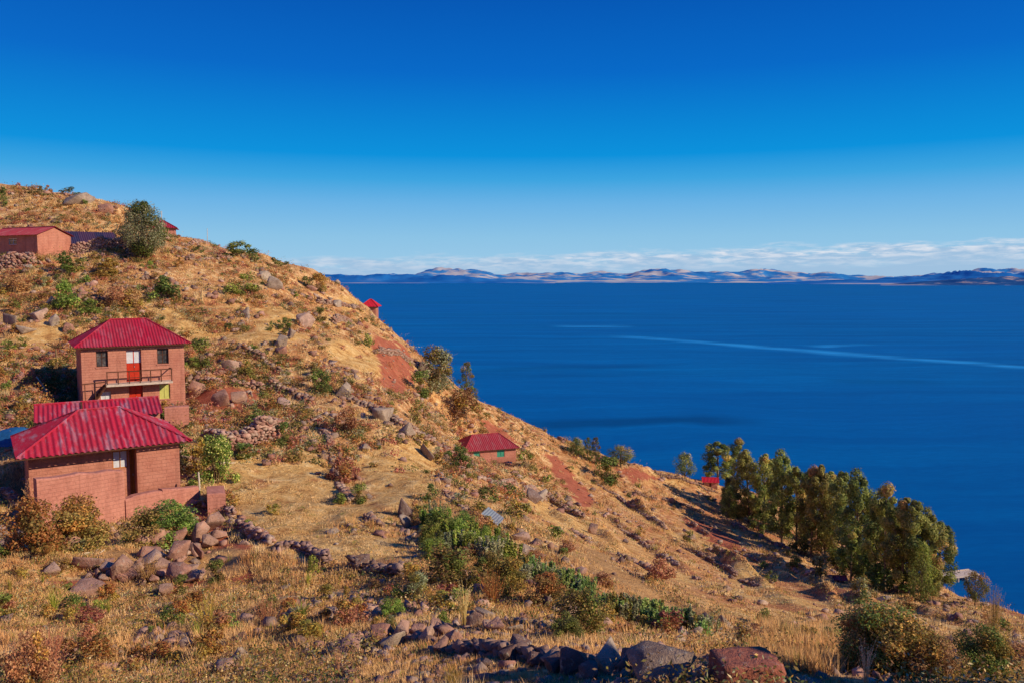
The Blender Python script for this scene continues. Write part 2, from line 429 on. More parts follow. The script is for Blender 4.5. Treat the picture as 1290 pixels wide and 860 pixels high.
def mk_water():
    t = NT('water'); p = t.pos()
    warp = t.noise(t.scale(p, (0.012, 0.012, 0.012)), 1.0, 3)
    pw = t.n('ShaderNodeVectorMath', operation='ADD', i={0: p}).outputs[0]
    off = t.n('ShaderNodeCombineXYZ', i={0: 0.0, 1: t.mapr(warp, 0.3, 0.7, -9, 9)}).outputs[0]
    t.t.links.new(off, pw.node.inputs[1])
    lanes = t.noise(t.scale(pw, (0.004, 0.035, 1)), 1.0, 5, 0.6)
    big = t.noise(t.scale(pw, (0.0012, 0.005, 1)), 1.0, 4)
    fine = t.noise(t.scale(pw, (0.035, 0.22, 1)), 1.0, 4, 0.6)
    c = t.ramp(lanes, [(0.34, (0.0, 0.10, 0.32)), (0.5, (0.0, 0.15, 0.42)), (0.66, (0.0, 0.205, 0.53))])
    c = t.mix(t.mapr(big, 0.35, 0.7, 0.0, 0.55), c, (0.001, 0.165, 0.54))
    c = t.mix(t.mapr(fine, 0.36, 0.64, 0.0, 0.75), t.mix(0.32, c, (0.0, 0.06, 0.26)), c)
    fine2 = t.noise(t.scale(pw, (0.22, 0.9, 1)), 1.0, 3, 0.7)
    c = t.mix(t.mapr(fine2, 0.36, 0.64, 0.0, 1.0), t.mix(0.30, c, (0.0, 0.05, 0.22)), c)
    # long slick, a slick patch, a painted wave shadow, dark gust bands
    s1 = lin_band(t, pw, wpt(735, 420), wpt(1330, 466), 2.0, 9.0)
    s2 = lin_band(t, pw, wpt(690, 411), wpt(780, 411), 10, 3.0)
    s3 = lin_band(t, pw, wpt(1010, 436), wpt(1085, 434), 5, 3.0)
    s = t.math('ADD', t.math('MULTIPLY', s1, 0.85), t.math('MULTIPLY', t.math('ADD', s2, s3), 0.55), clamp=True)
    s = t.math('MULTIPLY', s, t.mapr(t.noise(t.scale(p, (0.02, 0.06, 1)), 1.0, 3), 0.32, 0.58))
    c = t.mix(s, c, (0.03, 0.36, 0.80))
    d1 = lin_band(t, pw, wpt(620, 536), wpt(905, 529), 3.5, 3.4)
    d2 = lin_band(t, pw, wpt(590, 467), wpt(800, 460), 4.0, 4.0)
    d3 = lin_band(t, pw, wpt(1030, 478), wpt(1160, 480), 4.0, 4.0)
    d = t.math('ADD', t.math('MULTIPLY', d1, 0.62), t.math('MULTIPLY', t.math('ADD', d2, d3), 0.3), clamp=True)
    c = t.mix(d, c, (0.0, 0.035, 0.14))
    fresnel_tint = t.mapr(t.n('ShaderNodeSeparateXYZ', i={0: p}).outputs[1], 110, 420, 0.42, 0.0)  # weaker sky reflection on near water, painted as a darker colour
    c = t.mix(fresnel_tint, c, (0.0, 0.06, 0.24))
    w1 = t.noise(t.scale(p, (0.35, 0.9, 1)), 1.0, 4, 0.6)
    nb = t.bump(t.math('ADD', w1, t.noise(t.scale(p, (0.06, 0.22, 1)), 1.0, 4)), 0.22, 0.4)
    b = t.pbr(c, 0.5, 0.05)
    return t.out(b)
M['water'] = mk_water()

# hills ------------------------------------------------------------------
def mk_hills(name, stops, sc):  # stops carry the blue aerial haze in the base colour
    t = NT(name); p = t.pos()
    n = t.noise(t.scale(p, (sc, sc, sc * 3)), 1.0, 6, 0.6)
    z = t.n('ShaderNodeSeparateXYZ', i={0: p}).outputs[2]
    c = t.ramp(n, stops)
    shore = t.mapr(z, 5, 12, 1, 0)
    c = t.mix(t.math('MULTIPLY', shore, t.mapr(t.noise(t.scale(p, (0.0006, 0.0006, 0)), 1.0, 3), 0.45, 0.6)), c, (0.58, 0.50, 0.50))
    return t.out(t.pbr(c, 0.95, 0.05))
M['hills_far'] = mk_hills('hills_far', [(0.44, (0.02, 0.19, 0.52)), (0.49, (0.07, 0.25, 0.55)), (0.535, (0.42, 0.43, 0.50)), (0.68, (0.58, 0.54, 0.54))], 0.0016)  # blue stops paint shaded folds, beige stops the sunlit slopes
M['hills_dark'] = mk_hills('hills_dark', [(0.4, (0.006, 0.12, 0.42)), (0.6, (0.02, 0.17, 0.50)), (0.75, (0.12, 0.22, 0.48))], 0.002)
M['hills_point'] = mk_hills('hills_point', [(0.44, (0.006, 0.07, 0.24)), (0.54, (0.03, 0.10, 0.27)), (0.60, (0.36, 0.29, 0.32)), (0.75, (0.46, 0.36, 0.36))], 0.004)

# ------------------------------------------------------------------ world, sun
w = bpy.data.worlds.new("World"); scene.world = w; w.use_nodes = True
t = NT(None, world=w)
sky = t.n('ShaderNodeTexSky', sky_type='NISHITA'); sky.sun_disc = False
sky.sun_elevation = math.asin(SUN.z); sky.sun_rotation = math.atan2(SUN.x, SUN.y); sky.altitude = 3800; sky.ozone_density = 3.0; sky.dust_density = 0.3
g = t.n('ShaderNodeTexCoord').outputs['Generated']
sx = t.n('ShaderNodeSeparateXYZ', i={0: g})
el = sx.outputs[2]
tint = t.ramp(t.mapr(el, -0.02, 0.48), [(0.0, (3.8, 6.1, 8.0)), (0.04, (3.6, 6.0, 8.0)), (0.144, (2.6, 5.45, 7.9)), (0.223, (1.5, 4.55, 7.9)), (0.282, (0.45, 3.75, 7.55)), (0.34, (0.0, 2.85, 7.2)),
        (0.528, (0.0, 1.42, 5.8)), (0.702, (0.0, 0.92, 4.55)), (1.0, (0.0, 0.7, 3.8))])
c = t.mix(0.975, sky.outputs[0], tint)
# low bank of cloud along the horizon
az = t.math('ARCTAN2', sx.outputs[0], sx.outputs[1])
cv = t.n('ShaderNodeCombineXYZ', i={0: t.math('MULTIPLY', az, 11.0), 1: t.math('MULTIPLY', el, 75.0)}).outputs[0]
cn = t.noise(cv, 1.0, 6, 0.55); cn2 = t.noise(t.scale(cv, (2.6, 2.4, 1)), 1.3, 7, 0.62, 0.3)
topl = t.math('ADD', t.mapr(az, -0.25, 0.50, 0.023, 0.041), t.mapr(cn, 0.3, 0.7, -0.006, 0.006))
below = t.math('SUBTRACT', topl, el)
body = t.math('MULTIPLY', t.mapr(below, -0.003, 0.008), t.mapr(cn, 0.25, 0.50, 0.35, 0.9), clamp=True)
c = t.mix(body, c, (3.5, 5.25, 7.3))
puff = t.math('MULTIPLY', t.mapr(below, -0.004, 0.004), t.mapr(below, 0.026, 0.004), clamp=True)
puff = t.math('MULTIPLY', puff, t.mapr(cn2, 0.42, 0.62), clamp=True)
puff = t.math('MULTIPLY', puff, t.mapr(az, -0.2, 0.35, 0.45, 0.95), clamp=True)
c = t.mix(puff, c, (7.7, 8.0, 8.7))
bg = t.n('ShaderNodeBackground', i={0: c, 1: 0.1})
wo = t.n('ShaderNodeOutputWorld'); t.t.links.new(bg.outputs[0], wo.inputs[0])

sl = bpy.data.lights.new('sun', 'SUN'); sl.energy = 5.0; sl.angle = math.radians(0.5); sl.color = (1.0, 0.82, 0.56)
so = bpy.data.objects.new('sun', sl); COL.objects.link(so)
so.rotation_euler = (-SUN).to_track_quat('-Z', 'Y').to_euler(); so.location = (60, -20, 120)
scene.view_settings.view_transform = 'Standard'; scene.view_settings.look = 'None'; scene.view_settings.exposure = 0; scene.view_settings.gamma = 1
scene.cycles.use_denoising = True
scene.cycles.max_bounces = 5; scene.cycles.transparent_max_bounces = 4; scene.cycles.diffuse_bounces = 2; scene.cycles.glossy_bounces = 2
# ------------------------------------------------------------------ pads, lookup
def frame(uL, YL, uR, YR):
    a, _ = ray(uL, 450); b, _ = ray(uR, 450)
    L = Vector((float(a) * YL, YL)); R = Vector((float(b) * YR, YR)); d = R - L
    return L, math.atan2(d.y, d.x), d.length
def add_pad(L, ang, w, d, z, m=0.8, soft=2.2):
    PADS.append((L, ang, w, d, z, m, soft))
HOUSES = {}
def reg(name, fr, d, z, m=0.8, soft=2.2):
    L, ang, wd = fr; HOUSES[name] = (L, ang, wd, d, z); add_pad(L, ang, wd, d, z, m, soft)
zat = lambda v, Y: at(645, v, Y).z
reg('E', frame(102, 52.6, 232, 56.0), 5.0, zat(524, 52.5))
reg('G', frame(30, 34.9, 222, 38.4), 5.0, zat(618, 38.6), 1.0, 2.0)
reg('F', frame(42, 41.5, 199, 44.5), 3.4, zat(569, 43.5))
reg('H', frame(587, 87.5, 650, 89.5), 4.4, zat(584, 88), 1.0, 4.0)
aA = math.atan2(0.4, -0.92)
cA = at(48, 321, 84)
reg('A', (Vector((cA.x - 0.92*8, cA.y + 0.4*8)), -math.atan2(0.4, 0.92), 8.0), 3.9, cA.z)
reg('B', frame(86, 90, 152, 93), 3.0, zat(322, 90))
reg('C', frame(194, 103, 225, 104), 3.6, zat(298.5, 103), 1.2, 3.0)
reg('I', frame(458, 127, 474, 127), 2.6, zat(404, 127), 0.2, 1.0)
for (L, ang, wd, d, z, m, soft) in PADS:
    c, s = math.cos(ang), math.sin(ang)
    lx = (GX - L.x) * c + (GY - L.y) * s; ly = -(GX - L.x) * s + (GY - L.y) * c
    ox = np.maximum(np.maximum(-m - lx, lx - wd - m), 0); oy = np.maximum(np.maximum(-m - ly, ly - d - m), 0)
    f = np.clip(1 - np.hypot(ox, oy) / soft, 0, 1); f = f*f*(3-2*f)
    GZ = GZ * (1 - f) + (z - 0.05) * f

# open ground below the green-windowed house, so that it stands clear
hL, hA, hW, hd, hz = HOUSES['H']
_, b586 = ray(620, 586.5)
lat = np.clip((np.minimum(PU - 572, 668 - PU)) / 16, 0, 1); lon = np.clip((GY - 62) / 14, 0, 1) * np.clip((hL.y + 1.0 - GY) / 1.0, 0, 1)
cut = np.minimum(GZ, CAMZ + float(b586) * GY - .15); GZ = GZ + (cut - GZ) * lat * lon
def gz(x, y):
    x = np.asarray(x, float); y = np.asarray(y, float)
    i = np.clip(np.searchsorted(XS, x) - 1, 0, len(XS) - 2); j = np.clip(np.searchsorted(YS, y) - 1, 0, len(YS) - 2)
    fx = np.clip((x - XS[i]) / (XS[i+1] - XS[i]), 0, 1); fy = np.clip((y - YS[j]) / (YS[j+1] - YS[j]), 0, 1)
    return (GZ[j, i]*(1-fx)+GZ[j, i+1]*fx)*(1-fy) + (GZ[j+1, i]*(1-fx)+GZ[j+1, i+1]*fx)*fy
MARCH = np.geomspace(5.0, 200, 340)
def hit(u, v):
    """where the ray through a photo point meets the ground (distance; nan if none)"""
    u = np.atleast_1d(np.asarray(u, float)); v = np.atleast_1d(np.asarray(v, float))
    a, b = ray(u, v); res = np.full(len(u), np.nan); prev = 4.0; done = np.zeros(len(u), bool)
    for Y in MARCH:
        idx = np.nonzero(~done)[0]
        if len(idx) == 0: break
        below = CAMZ + b[idx] * Y <= gz(a[idx] * Y, np.full(len(idx), Y))
        h = idx[below]
        if len(h):
            lo = np.full(len(h), prev); hi = np.full(len(h), Y)
            for _ in range(10):
                m = (lo + hi) / 2
                bl = CAMZ + b[h] * m <= gz(a[h] * m, m)
                hi = np.where(bl, m, hi); lo = np.where(bl, lo, m)
            res[h] = hi; done[h] = True
        prev = Y
    return res
def ground(u, v):
    """point on the ground under a photo point (falls back to the nearest row below)"""
    for k in range(60):
        Y = hit(u, v + k)[0]
        if not np.isnan(Y): break
    a, b = ray(u, v + k)
    x, y = float(a) * Y, float(Y)
    return Vector((x, y, float(gz(x, y))))

# low banks between the narrow terraces of the lower slope
TLINES = [[(700,652),(760,692),(830,737),(900,778)], [(762,648),(800,676),(840,704),(880,730),(925,757)], [(800,640),(850,668),(905,702),(950,730)], [(845,680),(880,697),(918,716),(955,738),(1006,768)],
          [(862,652),(900,680),(945,700),(985,722),(1040,752)], [(800,622),(850,632),(900,652),(950,672),(995,694)], [(792,586),(830,598),(868,608),(905,620)], [(830,616),(900,645),(960,682),(1010,706)],
          [(900,702),(960,732),(1030,772),(1080,800)], [(970,704),(1040,742),(1110,782)], [(1010,716),(1080,752),(1170,792)], [(740,600),(775,622),(812,648),(840,668)], [(1080,742),(1150,768),(1225,790)],
          [(690,626),(735,655),(780,690)], [(930,690),(985,712),(1050,744),(1130,775)]]
TPTS = []
for ln in TLINES:
    Wp = [ground(a, b) for a, b in ln]; acc = []
    for a, b in zip(Wp, Wp[1:]):
        L_ = (b - a).to_2d().length; n_ = max(1, int(L_/.5))
        for i_ in range(n_):
            q_ = a.lerp(b, i_/n_); acc.append((q_.x, q_.y))
    TPTS.append(np.array(acc))
ZT = np.zeros_like(GZ); ZB = np.zeros_like(GZ)
for A_ in TPTS:
    sx_ = slice(max(0, np.searchsorted(XS, A_[:, 0].min() - 3)), np.searchsorted(XS, A_[:, 0].max() + 3)); sy_ = slice(max(0, np.searchsorted(YS, A_[:, 1].min() - 3)), np.searchsorted(YS, A_[:, 1].max() + 3))
    gx, gy = GX[sy_, sx_], GY[sy_, sx_]
    d_ = np.full(gx.shape, 9.0)
    for q_ in A_: d_ = np.minimum(d_, np.hypot(gx - q_[0], gy - q_[1]))
    hgt_ = .74*np.clip((gy - 30)/28, .12, 1)*np.clip(fbm(gx/5, gy/5, 71, 2)*.7 + .85, .3, 1.15)
    GZ[sy_, sx_] += hgt_*np.exp(-(d_/.55)**2); ZB[sy_, sx_] = np.maximum(ZB[sy_, sx_], ((d_ > 1.0) & (d_ < 2.4)) * .9); ZT[sy_, sx_] = np.maximum(ZT[sy_, sx_], np.exp(-(d_/.8)**2))

# ------------------------------------------------------------------ zones painted on the sheet (soil kinds)
def inpoly(u, v, poly):
    ins = np.zeros(np.shape(u), bool); n = len(poly)
    for i in range(n):
        (x0, y0), (x1, y1) = poly[i], poly[(i+1) % n]
        c = ((y0 > v) != (y1 > v)) & (u < (x1 - x0) * (v - y0) / ((y1 - y0) if y1 != y0 else 1e-9) + x0)
        ins ^= c
    return ins
RED = [[(470,418),(500,430),(520,450),(522,480),(508,494),(478,490),(474,462)], [(683,570),(702,570),(750,630),(738,642),(702,604)],
       [(772,586),(800,588),(835,604),(800,608)], [(862,650),(886,655),(945,694),(930,700),(880,672)], [(232,488),(330,490),(326,518),(236,516)],
       [(250,628),(285,655),(330,708),(330,726),(235,740),(225,690)], [(600,524),(640,540),(655,556),(628,552)], [(60,735),(150,728),(130,752)],
       ]
SHORT = [[(180,388),(330,385),(440,400),(420,420),(340,430),(240,424)], [(290,575),(390,560),(440,600),(500,660),(515,702),(420,710),(340,690),(285,620)],
         [(440,570),(540,555),(560,600),(530,640),(500,650),(470,620)], [(400,430),(470,430),(480,480),(440,500),(400,470)],[(420,370),(450,375),(460,395),(430,392)],
         [(640,600),(720,640),(860,720),(960,780),(880,760),(760,690),(690,660)], [(880,690),(1000,720),(1080,770),(980,770)], [(0,395),(90,400),(90,436),(0,436)]]
PLOUGH = [[(690,685),(745,690),(830,740),(905,772),(905,792),(820,770),(740,720)], [(120,690),(300,690),(330,720),(150,745)]]
WARP1 = fbm(GX/2.5, GY/2.5, 77, 3) * 9; WARP2 = fbm(GX/2.5, GY/2.5, 78, 3) * 7
PU, PV, PF = proj(GX, GY, GZ)
def zone_mask(polys):
    m = np.zeros(GX.shape, bool)
    for p in polys: m |= inpoly(PU + WARP1, PV + WARP2, p)
    m &= (PF > 3)
    return m.astype(np.float32)
ZR, ZS, ZP = zone_mask(RED), zone_mask(SHORT), zone_mask(PLOUGH)
ZS = ZS * (fbm(GX/3.2, GY/3.2, 123, 4) > np.where(PV < 520, -.10, -.34))
ZS = np.maximum(ZS, ZB * (ZT < .3) * (fbm(GX/4, GY/4, 99, 2) > -.25)).astype(np.float32)
orange = np.clip((PU - 700) / 250, 0, 1) * np.clip(fbm(GX/6, GY/6, 41, 3) * 2.0 + 0.15, 0, 0.68) * (PF > 25)
ZRv = np.maximum(ZR, orange)
def zlook(Zm, x, y):
    i = np.clip(np.searchsorted(XS, x), 0, len(XS)-1); j = np.clip(np.searchsorted(YS, y), 0, len(YS)-1)
    return Zm[j, i]
def terrain():
    ny, nx = GX.shape
    V = np.stack([GX, GY, GZ], -1).reshape(-1, 3)
    i = (np.arange(ny - 1)[:, None] * nx + np.arange(nx - 1)[None]).ravel()
    me = np_mesh('ground', V, np.stack([i, i+1, i+nx+1, i+nx], 1), M['ground'], smooth=True)
    a = me.color_attributes.new('Zone', 'FLOAT_COLOR', 'POINT')
    c = np.ones((len(V), 4), np.float32); c[:, 0] = ZRv.ravel(); c[:, 1] = ZS.ravel(); c[:, 2] = ZP.ravel()
    a.data.foreach_set('color', c.ravel())
    return tag(link('ground', me), kind='structure')
terrain()
# ------------------------------------------------------------------ foliage and rock prototypes
PAL = {
 'olive':  [(.15,.13,.03),(.22,.18,.045),(.29,.22,.06),(.10,.09,.022),(.33,.21,.07)],
 'green':  [(.09,.14,.025),(.15,.19,.04),(.21,.24,.06),(.06,.09,.02)],
 'bright': [(.16,.25,.035),(.25,.31,.06),(.32,.34,.08),(.11,.17,.025)],
 'amber':  [(.33,.16,.035),(.42,.22,.055),(.24,.11,.03),(.47,.29,.08),(.26,.20,.05)],
 'russet': [(.31,.13,.065),(.38,.18,.09),(.23,.095,.05),(.42,.24,.12)],
 'grey':   [(.20,.22,.11),(.28,.29,.16),(.15,.165,.075),(.33,.32,.19)],
 'dark':   [(.05,.085,.02),(.08,.115,.028),(.12,.14,.035),(.16,.15,.045)],
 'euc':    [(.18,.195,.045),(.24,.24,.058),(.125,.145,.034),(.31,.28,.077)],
 'eucsunlit':[(.44,.29,.09),(.36,.30,.08),(.50,.30,.11),(.30,.26,.06)],
 'straw':  [(.88,.58,.26),(.91,.69,.38),(.77,.46,.18),(.86,.60,.31)],
 'lime':   [(.42,.42,.06),(.52,.50,.10),(.34,.36,.05)],
 'crop':   [(.17,.26,.06),(.23,.32,.09),(.29,.34,.13),(.13,.20,.045)],
 'flower': [(.50,.52,.12),(.62,.60,.20),(.16,.25,.04),(.12,.21,.03),(.10,.17,.025)],
}
def pick(pal, n):
    p = np.array(PAL[pal]); c = p[nr.integers(0, len(p), n)] * (1.0 if pal in ('straw', 'lime', 'flower') else 1.45)
    return c * nr.uniform(0.75, 1.25, (n, 1))
def unit(a):
    return a / np.maximum(np.linalg.norm(a, axis=-1, keepdims=True), 1e-9)
def leaf_quads(C, N, L, Wd, hang=0.0):
    """diamond leaves at C facing N"""
    n = len(C)
    r = nr.normal(size=(n, 3)); r[:, 2] -= hang * 2.0
    a = unit(r - (r * N).sum(-1, keepdims=True) * N); b = np.cross(N, a)
    L = L * nr.uniform(0.65, 1.3, (n, 1)); Wd = Wd * nr.uniform(0.7, 1.25, (n, 1))
    V = np.stack([C - a * L / 2, C + b * Wd / 2 + a * L * 0.05, C + a * L / 2, C - b * Wd / 2 + a * L * 0.05], 1).reshape(-1, 3)
    Fq = np.arange(4 * n).reshape(n, 4)
    return V, Fq
def clumps_to_leaves(cl, per, L, Wd, pals, hang=0.0, upb=0.25, nz=0.65, vr=(.82, 1.15)):
    Vs, Cs, Fs, off = [], [], [], 0
    for (c, r, pal) in cl:
        m = max(8, int(per * (r[0] if isinstance(r, tuple) else r) ** 2)) if per > 0 else int(-per)
        d = unit(nr.normal(size=(m, 3)))
        rr = np.array(r if isinstance(r, tuple) else (r, r, r))
        rad = nr.uniform(0.25, 1.0, (m, 1)) ** 0.45 * nr.uniform(0.8, 1.22, (m, 1))
        P = np.array(c) + d * rad * rr
        N = unit(d + nr.normal(size=(m, 3)) * nz + np.array([0, 0, upb]))
        V, Fq = leaf_quads(P, N, L, Wd, hang)
        col = np.repeat(pick(pal, m) * nr.uniform(*vr), 4, 0)
        Vs.append(V); Cs.append(col); Fs.append(Fq + off); off += len(V)
    return np.concatenate(Vs), np.concatenate(Fs), np.concatenate(Cs)

def bush_proto(kind, pals, lod):
    """unit bush: about 1 wide, 1 tall, rooted at the origin"""
    n = {0: 7, 1: 13, 2: 26, 3: 44}[lod]; L = {0: .13, 1: .085, 2: .052, 3: .034}[lod]; per = {0: -55, 1: -105, 2: -190, 3: -300}[lod]
    cl = []
    for i in range(n):
        a = rnd.uniform(0, 2*math.pi); h = rnd.uniform(0.08, 0.86); m = 0.40 * math.sqrt(max(0.05, 1 - (h/0.98)**2)) * (0.75 + 0.5*rnd.random())
        q = math.sqrt(rnd.uniform(0.05, 1)) * m
        cl.append(((q*math.cos(a), q*math.sin(a), h), rnd.uniform(0.10, 0.22) * (1.15 if lod == 0 else 0.95), rnd.choice(pals)))
    V, Fq, C = clumps_to_leaves(cl, per, L, L * 0.5, pals)
    V[:, 2] = np.abs(V[:, 2])
    me = np_mesh(kind, V, Fq, M['leaf'], C)
    mb = MB()
    for c, r, p in cl:
        c = Vector(c); mid = Vector((c.x*0.45, c.y*0.45, c.z*0.5))
        mb.tube([(c.x*0.1, c.y*0.1, -0.05), mid, c], [0.012, 0.008, 0.003], 4)
        if lod:
            for k in range(3):
                e = c + Vector((rnd.gauss(0, .09), rnd.gauss(0, .09), rnd.uniform(0.02, .16)))
                mb.tube([c * 0.8, c, e], [0.006, 0.004, 0.0015], 3)
    st = bpy.data.meshes.new('stems'); st.from_pydata(mb.v, [], mb.f); st.materials.append(M['twig'])
    return me, st
def twig_proto(kind, pal, nst, hi):
    """bare twiggy shrub with few leaves: a fan of fine branches"""
    Vs, Fs, Cs, off = [], [], [], 0
    m = nst
    a = nr.uniform(0, 2*math.pi, m); lean = nr.uniform(0.05, 0.55, m); h = nr.uniform(0.55, 1.0, m)
    base = np.stack([np.cos(a)*0.1*nr.random(m), np.sin(a)*0.1*nr.random(m), np.zeros(m)], 1)
    tip = np.stack([np.cos(a)*lean, np.sin(a)*lean, h*np.cos(lean*0.8)], 1) + base
    midp = base*0.45 + tip*0.55 + nr.normal(size=(m, 3))*0.03
    w = hi
    sd = unit(np.stack([-np.sin(a + nr.normal(size=m)), np.cos(a + nr.normal(size=m)), np.zeros(m)], 1)) * w
    V = np.stack([base - sd, base + sd, midp + sd*0.7, midp - sd*0.7, tip + sd*0.25, tip - sd*0.25], 1).reshape(-1, 3)
    Fq = np.concatenate([np.stack([np.arange(m)*6, np.arange(m)*6+1, np.arange(m)*6+2, np.arange(m)*6+3], 1), np.stack([np.arange(m)*6+3, np.arange(m)*6+2, np.arange(m)*6+4, np.arange(m)*6+5], 1)])
    C = np.repeat(pick(pal, m), 6, 0)
    k = m * 5
    t = nr.uniform(0.35, 1, (k, 1)); i = nr.integers(0, m, k)
    P = base[i]*(1-t) + tip[i]*t + nr.normal(size=(k, 3))*0.045
    V2, F2 = leaf_quads(P, unit(nr.normal(size=(k, 3))), 0.05, 0.018)
    return np_mesh(kind, np.concatenate([V, V2]), np.concatenate([Fq, F2 + len(V)]), M['leaf'], np.concatenate([C, np.repeat(pick(pal, k), 4, 0)]))
def tuft_proto(kind, pal, nb, spread, w, droop=0.25, heads=False):
    a = nr.uniform(0, 2*math.pi, nb); l = np.abs(nr.normal(0, spread, nb)); h = nr.uniform(0.5, 1.0, nb)
    b0 = np.stack([np.cos(a)*.12*nr.random(nb), np.sin(a)*.12*nr.random(nb), -0.04*np.ones(nb)], 1)
    d = np.stack([np.cos(a), np.sin(a), np.zeros(nb)], 1)
    mid = b0 + d*(l*0.4)[:, None] + np.array([0, 0, 1.0])*(h*0.6)[:, None]
    tip = b0 + d*(l*1.1 + droop*h*h*0.5)[:, None] + np.array([0, 0, 1.0])*h[:, None]
    sd = unit(np.cross(d, nr.normal(size=(nb, 3)))) * w
    V = np.stack([b0 - sd, b0 + sd, mid + sd*.8, mid - sd*.8, tip + sd*.2, tip - sd*.2], 1).reshape(-1, 3)
    j = np.arange(nb)*6
    Fq = np.concatenate([np.stack([j, j+1, j+2, j+3], 1), np.stack([j+3, j+2, j+4, j+5], 1)])
    C = np.repeat(pick(pal, nb), 6, 0)
    if heads:
        i = np.repeat(np.arange(nb), 5); k = len(i)
        P = mid[i]*0.25 + tip[i]*0.75 + (tip[i]-mid[i])*nr.uniform(-.3, .35, (k, 1)) + nr.normal(size=(k, 3))*0.012
        V2, F2 = leaf_quads(P, unit(nr.normal(size=(k, 3))), 0.06, 0.02)
        Fq = np.concatenate([Fq, F2 + len(V)]); V = np.concatenate([V, V2]); C = np.concatenate([C, np.repeat(pick(pal, k), 4, 0)])
    return np_mesh(kind, V, Fq, M['leaf'], C)
def stalk_proto(kind, pal, ns, leafL):
    """clump of upright leafy stalks"""
    cl = []; mb = MB()
    for i in range(ns):
        a = rnd.uniform(0, 6.28); q = rnd.uniform(0, .42); h = rnd.uniform(.7, 1.0); x, y = q*math.cos(a), q*math.sin(a)
        tx, ty = x*1.25 + rnd.gauss(0, .03), y*1.25 + rnd.gauss(0, .03)
        mb.tube([(x, y, -.03), (tx, ty, h)], [.014, .006], 4)
        for k in range(9):
            f = 0.12 + 0.1*k
            cl.append(((x + (tx-x)*f, y + (ty-y)*f, h*f), (.06, .06, .06), pal))
    V, Fq, C = clumps_to_leaves(cl, -10, leafL, leafL*0.42, None, 0.0, 0.35)
    me = np_mesh(kind, V, Fq, M['leaf'], C)
    st = bpy.data.meshes.new('stalks'); st.from_pydata(mb.v, [], mb.f); st.materials.append(M['twig'])
    return me, st

BUSH = {}
for kd, pals in (('olive', ['olive', 'olive', 'green']), ('green', ['green', 'green', 'bright']), ('amber', ['amber', 'amber', 'olive']), ('russet', ['russet', 'amber', 'russet']),
                 ('grey', ['grey', 'grey', 'olive']), ('dark', ['dark', 'dark', 'green']), ('flower', ['flower', 'flower', 'green']), ('bright', ['bright', 'bright', 'green'])):
    for lod in (0, 1, 2):
        BUSH[kd, lod] = [bush_proto('foliage', pals, lod) for _ in range(3 if lod == 0 else 2)]
for kd, pals in (('scrubby', ['olive', 'dark', 'green', 'amber']), ('brownish', ['amber', 'olive', 'russet'])):
    BUSH[kd, 3] = [bush_proto('foliage', pals, 3) for _ in range(2)]
TWIG = {kd: [twig_proto('twiggy_shrub', kd, 90, 0.008) for _ in range(2)] for kd in ('russet', 'amber', 'olive')}
TUFT = {'straw': [tuft_proto('grass_tuft', 'straw', 60, .16, .011, .25, True) for _ in range(3)],
        'lime': [tuft_proto('grass_tuft', 'lime', 90, .20, .016, .2) for _ in range(2)],
        'bright': [tuft_proto('grass_tuft', 'bright', 110, .22, .02, .3) for _ in range(2)]}
STALK = {'green': [stalk_proto('leaves', pl_, 9, .13) for pl_ in ('grey', 'bright', 'olive', 'bright')], 'bright': [stalk_proto('leaves', pl_, 9, .17) for pl_ in ('crop', 'grey', 'crop', 'olive')],
         'grey': [stalk_proto('leaves', 'grey', 8, .15) for _ in range(2)]}

def tree_proto(H, cr, base, ncl, pals, top_pals, L, trunk_r, spread=1.0, hang=0.5, per=150, shape='tall'):
    """tree of height H; crown radius cr starts at height base; trunk with limbs that end in the clumps"""
    cl = []; mb = MB()
    lean = (rnd.gauss(0, .025)*H, rnd.gauss(0, .025)*H)
    def axis_at(z): return Vector((lean[0]*(z/H)**1.5, lean[1]*(z/H)**1.5, z))
    mb.tube([(0, 0, -0.6)] + [axis_at(H*f) for f in (0.0, .25, .5, .75, .93)], [trunk_r*1.35, trunk_r*1.1, trunk_r*.85, trunk_r*.6, trunk_r*.35, trunk_r*.1], 7)
    for i in range(ncl):
        f = (i + rnd.random()) / ncl
        z = base + (H - base) * f
        if shape == 'tall': prof = (math.sin(min(1, (f*0.86 + 0.14))**0.85 * math.pi) ** 0.6) * (0.75 + 0.5*rnd.random())
        else: prof = math.sqrt(max(0.04, 1 - (2*f - 0.9)**2))
        a = i * 2.4 + rnd.uniform(-.5, .5); q = cr * prof * math.sqrt(rnd.uniform(.12, 1)) * spread
        ax = axis_at(z); c = Vector((ax.x + q*math.cos(a), ax.y + q*math.sin(a), z))
        r = cr * rnd.uniform(.24, .50) * (1.0 if f < .85 else .72)
        sunny = (math.cos(a) > 0.2 and f > 0.35) or f > 0.82  # sun side and top: sunlight painted in through the second palette
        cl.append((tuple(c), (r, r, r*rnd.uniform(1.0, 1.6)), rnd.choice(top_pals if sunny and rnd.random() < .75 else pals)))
        zb = max(base*0.55, z - q*1.1 - r); o = axis_at(zb)
        mb.tube([o, o*.5 + c*.5 + Vector((0, 0, -.12*q)), c], [trunk_r*.35, trunk_r*.22, trunk_r*.08], 5)
    V, Fq, C = clumps_to_leaves(cl, -per, L, L*.42, None, hang, .2, .38, (.68, 1.22))
    return np_mesh('crown', V, Fq, M['leaf'], C), mb
def finish_tree(crown, mb):
    tm = bpy.data.meshes.new('trunk'); tm.from_pydata(mb.v, [], mb.f); tm.materials.append(M['bark'])
    for p in tm.polygons: p.use_smooth = True
    return crown, tm
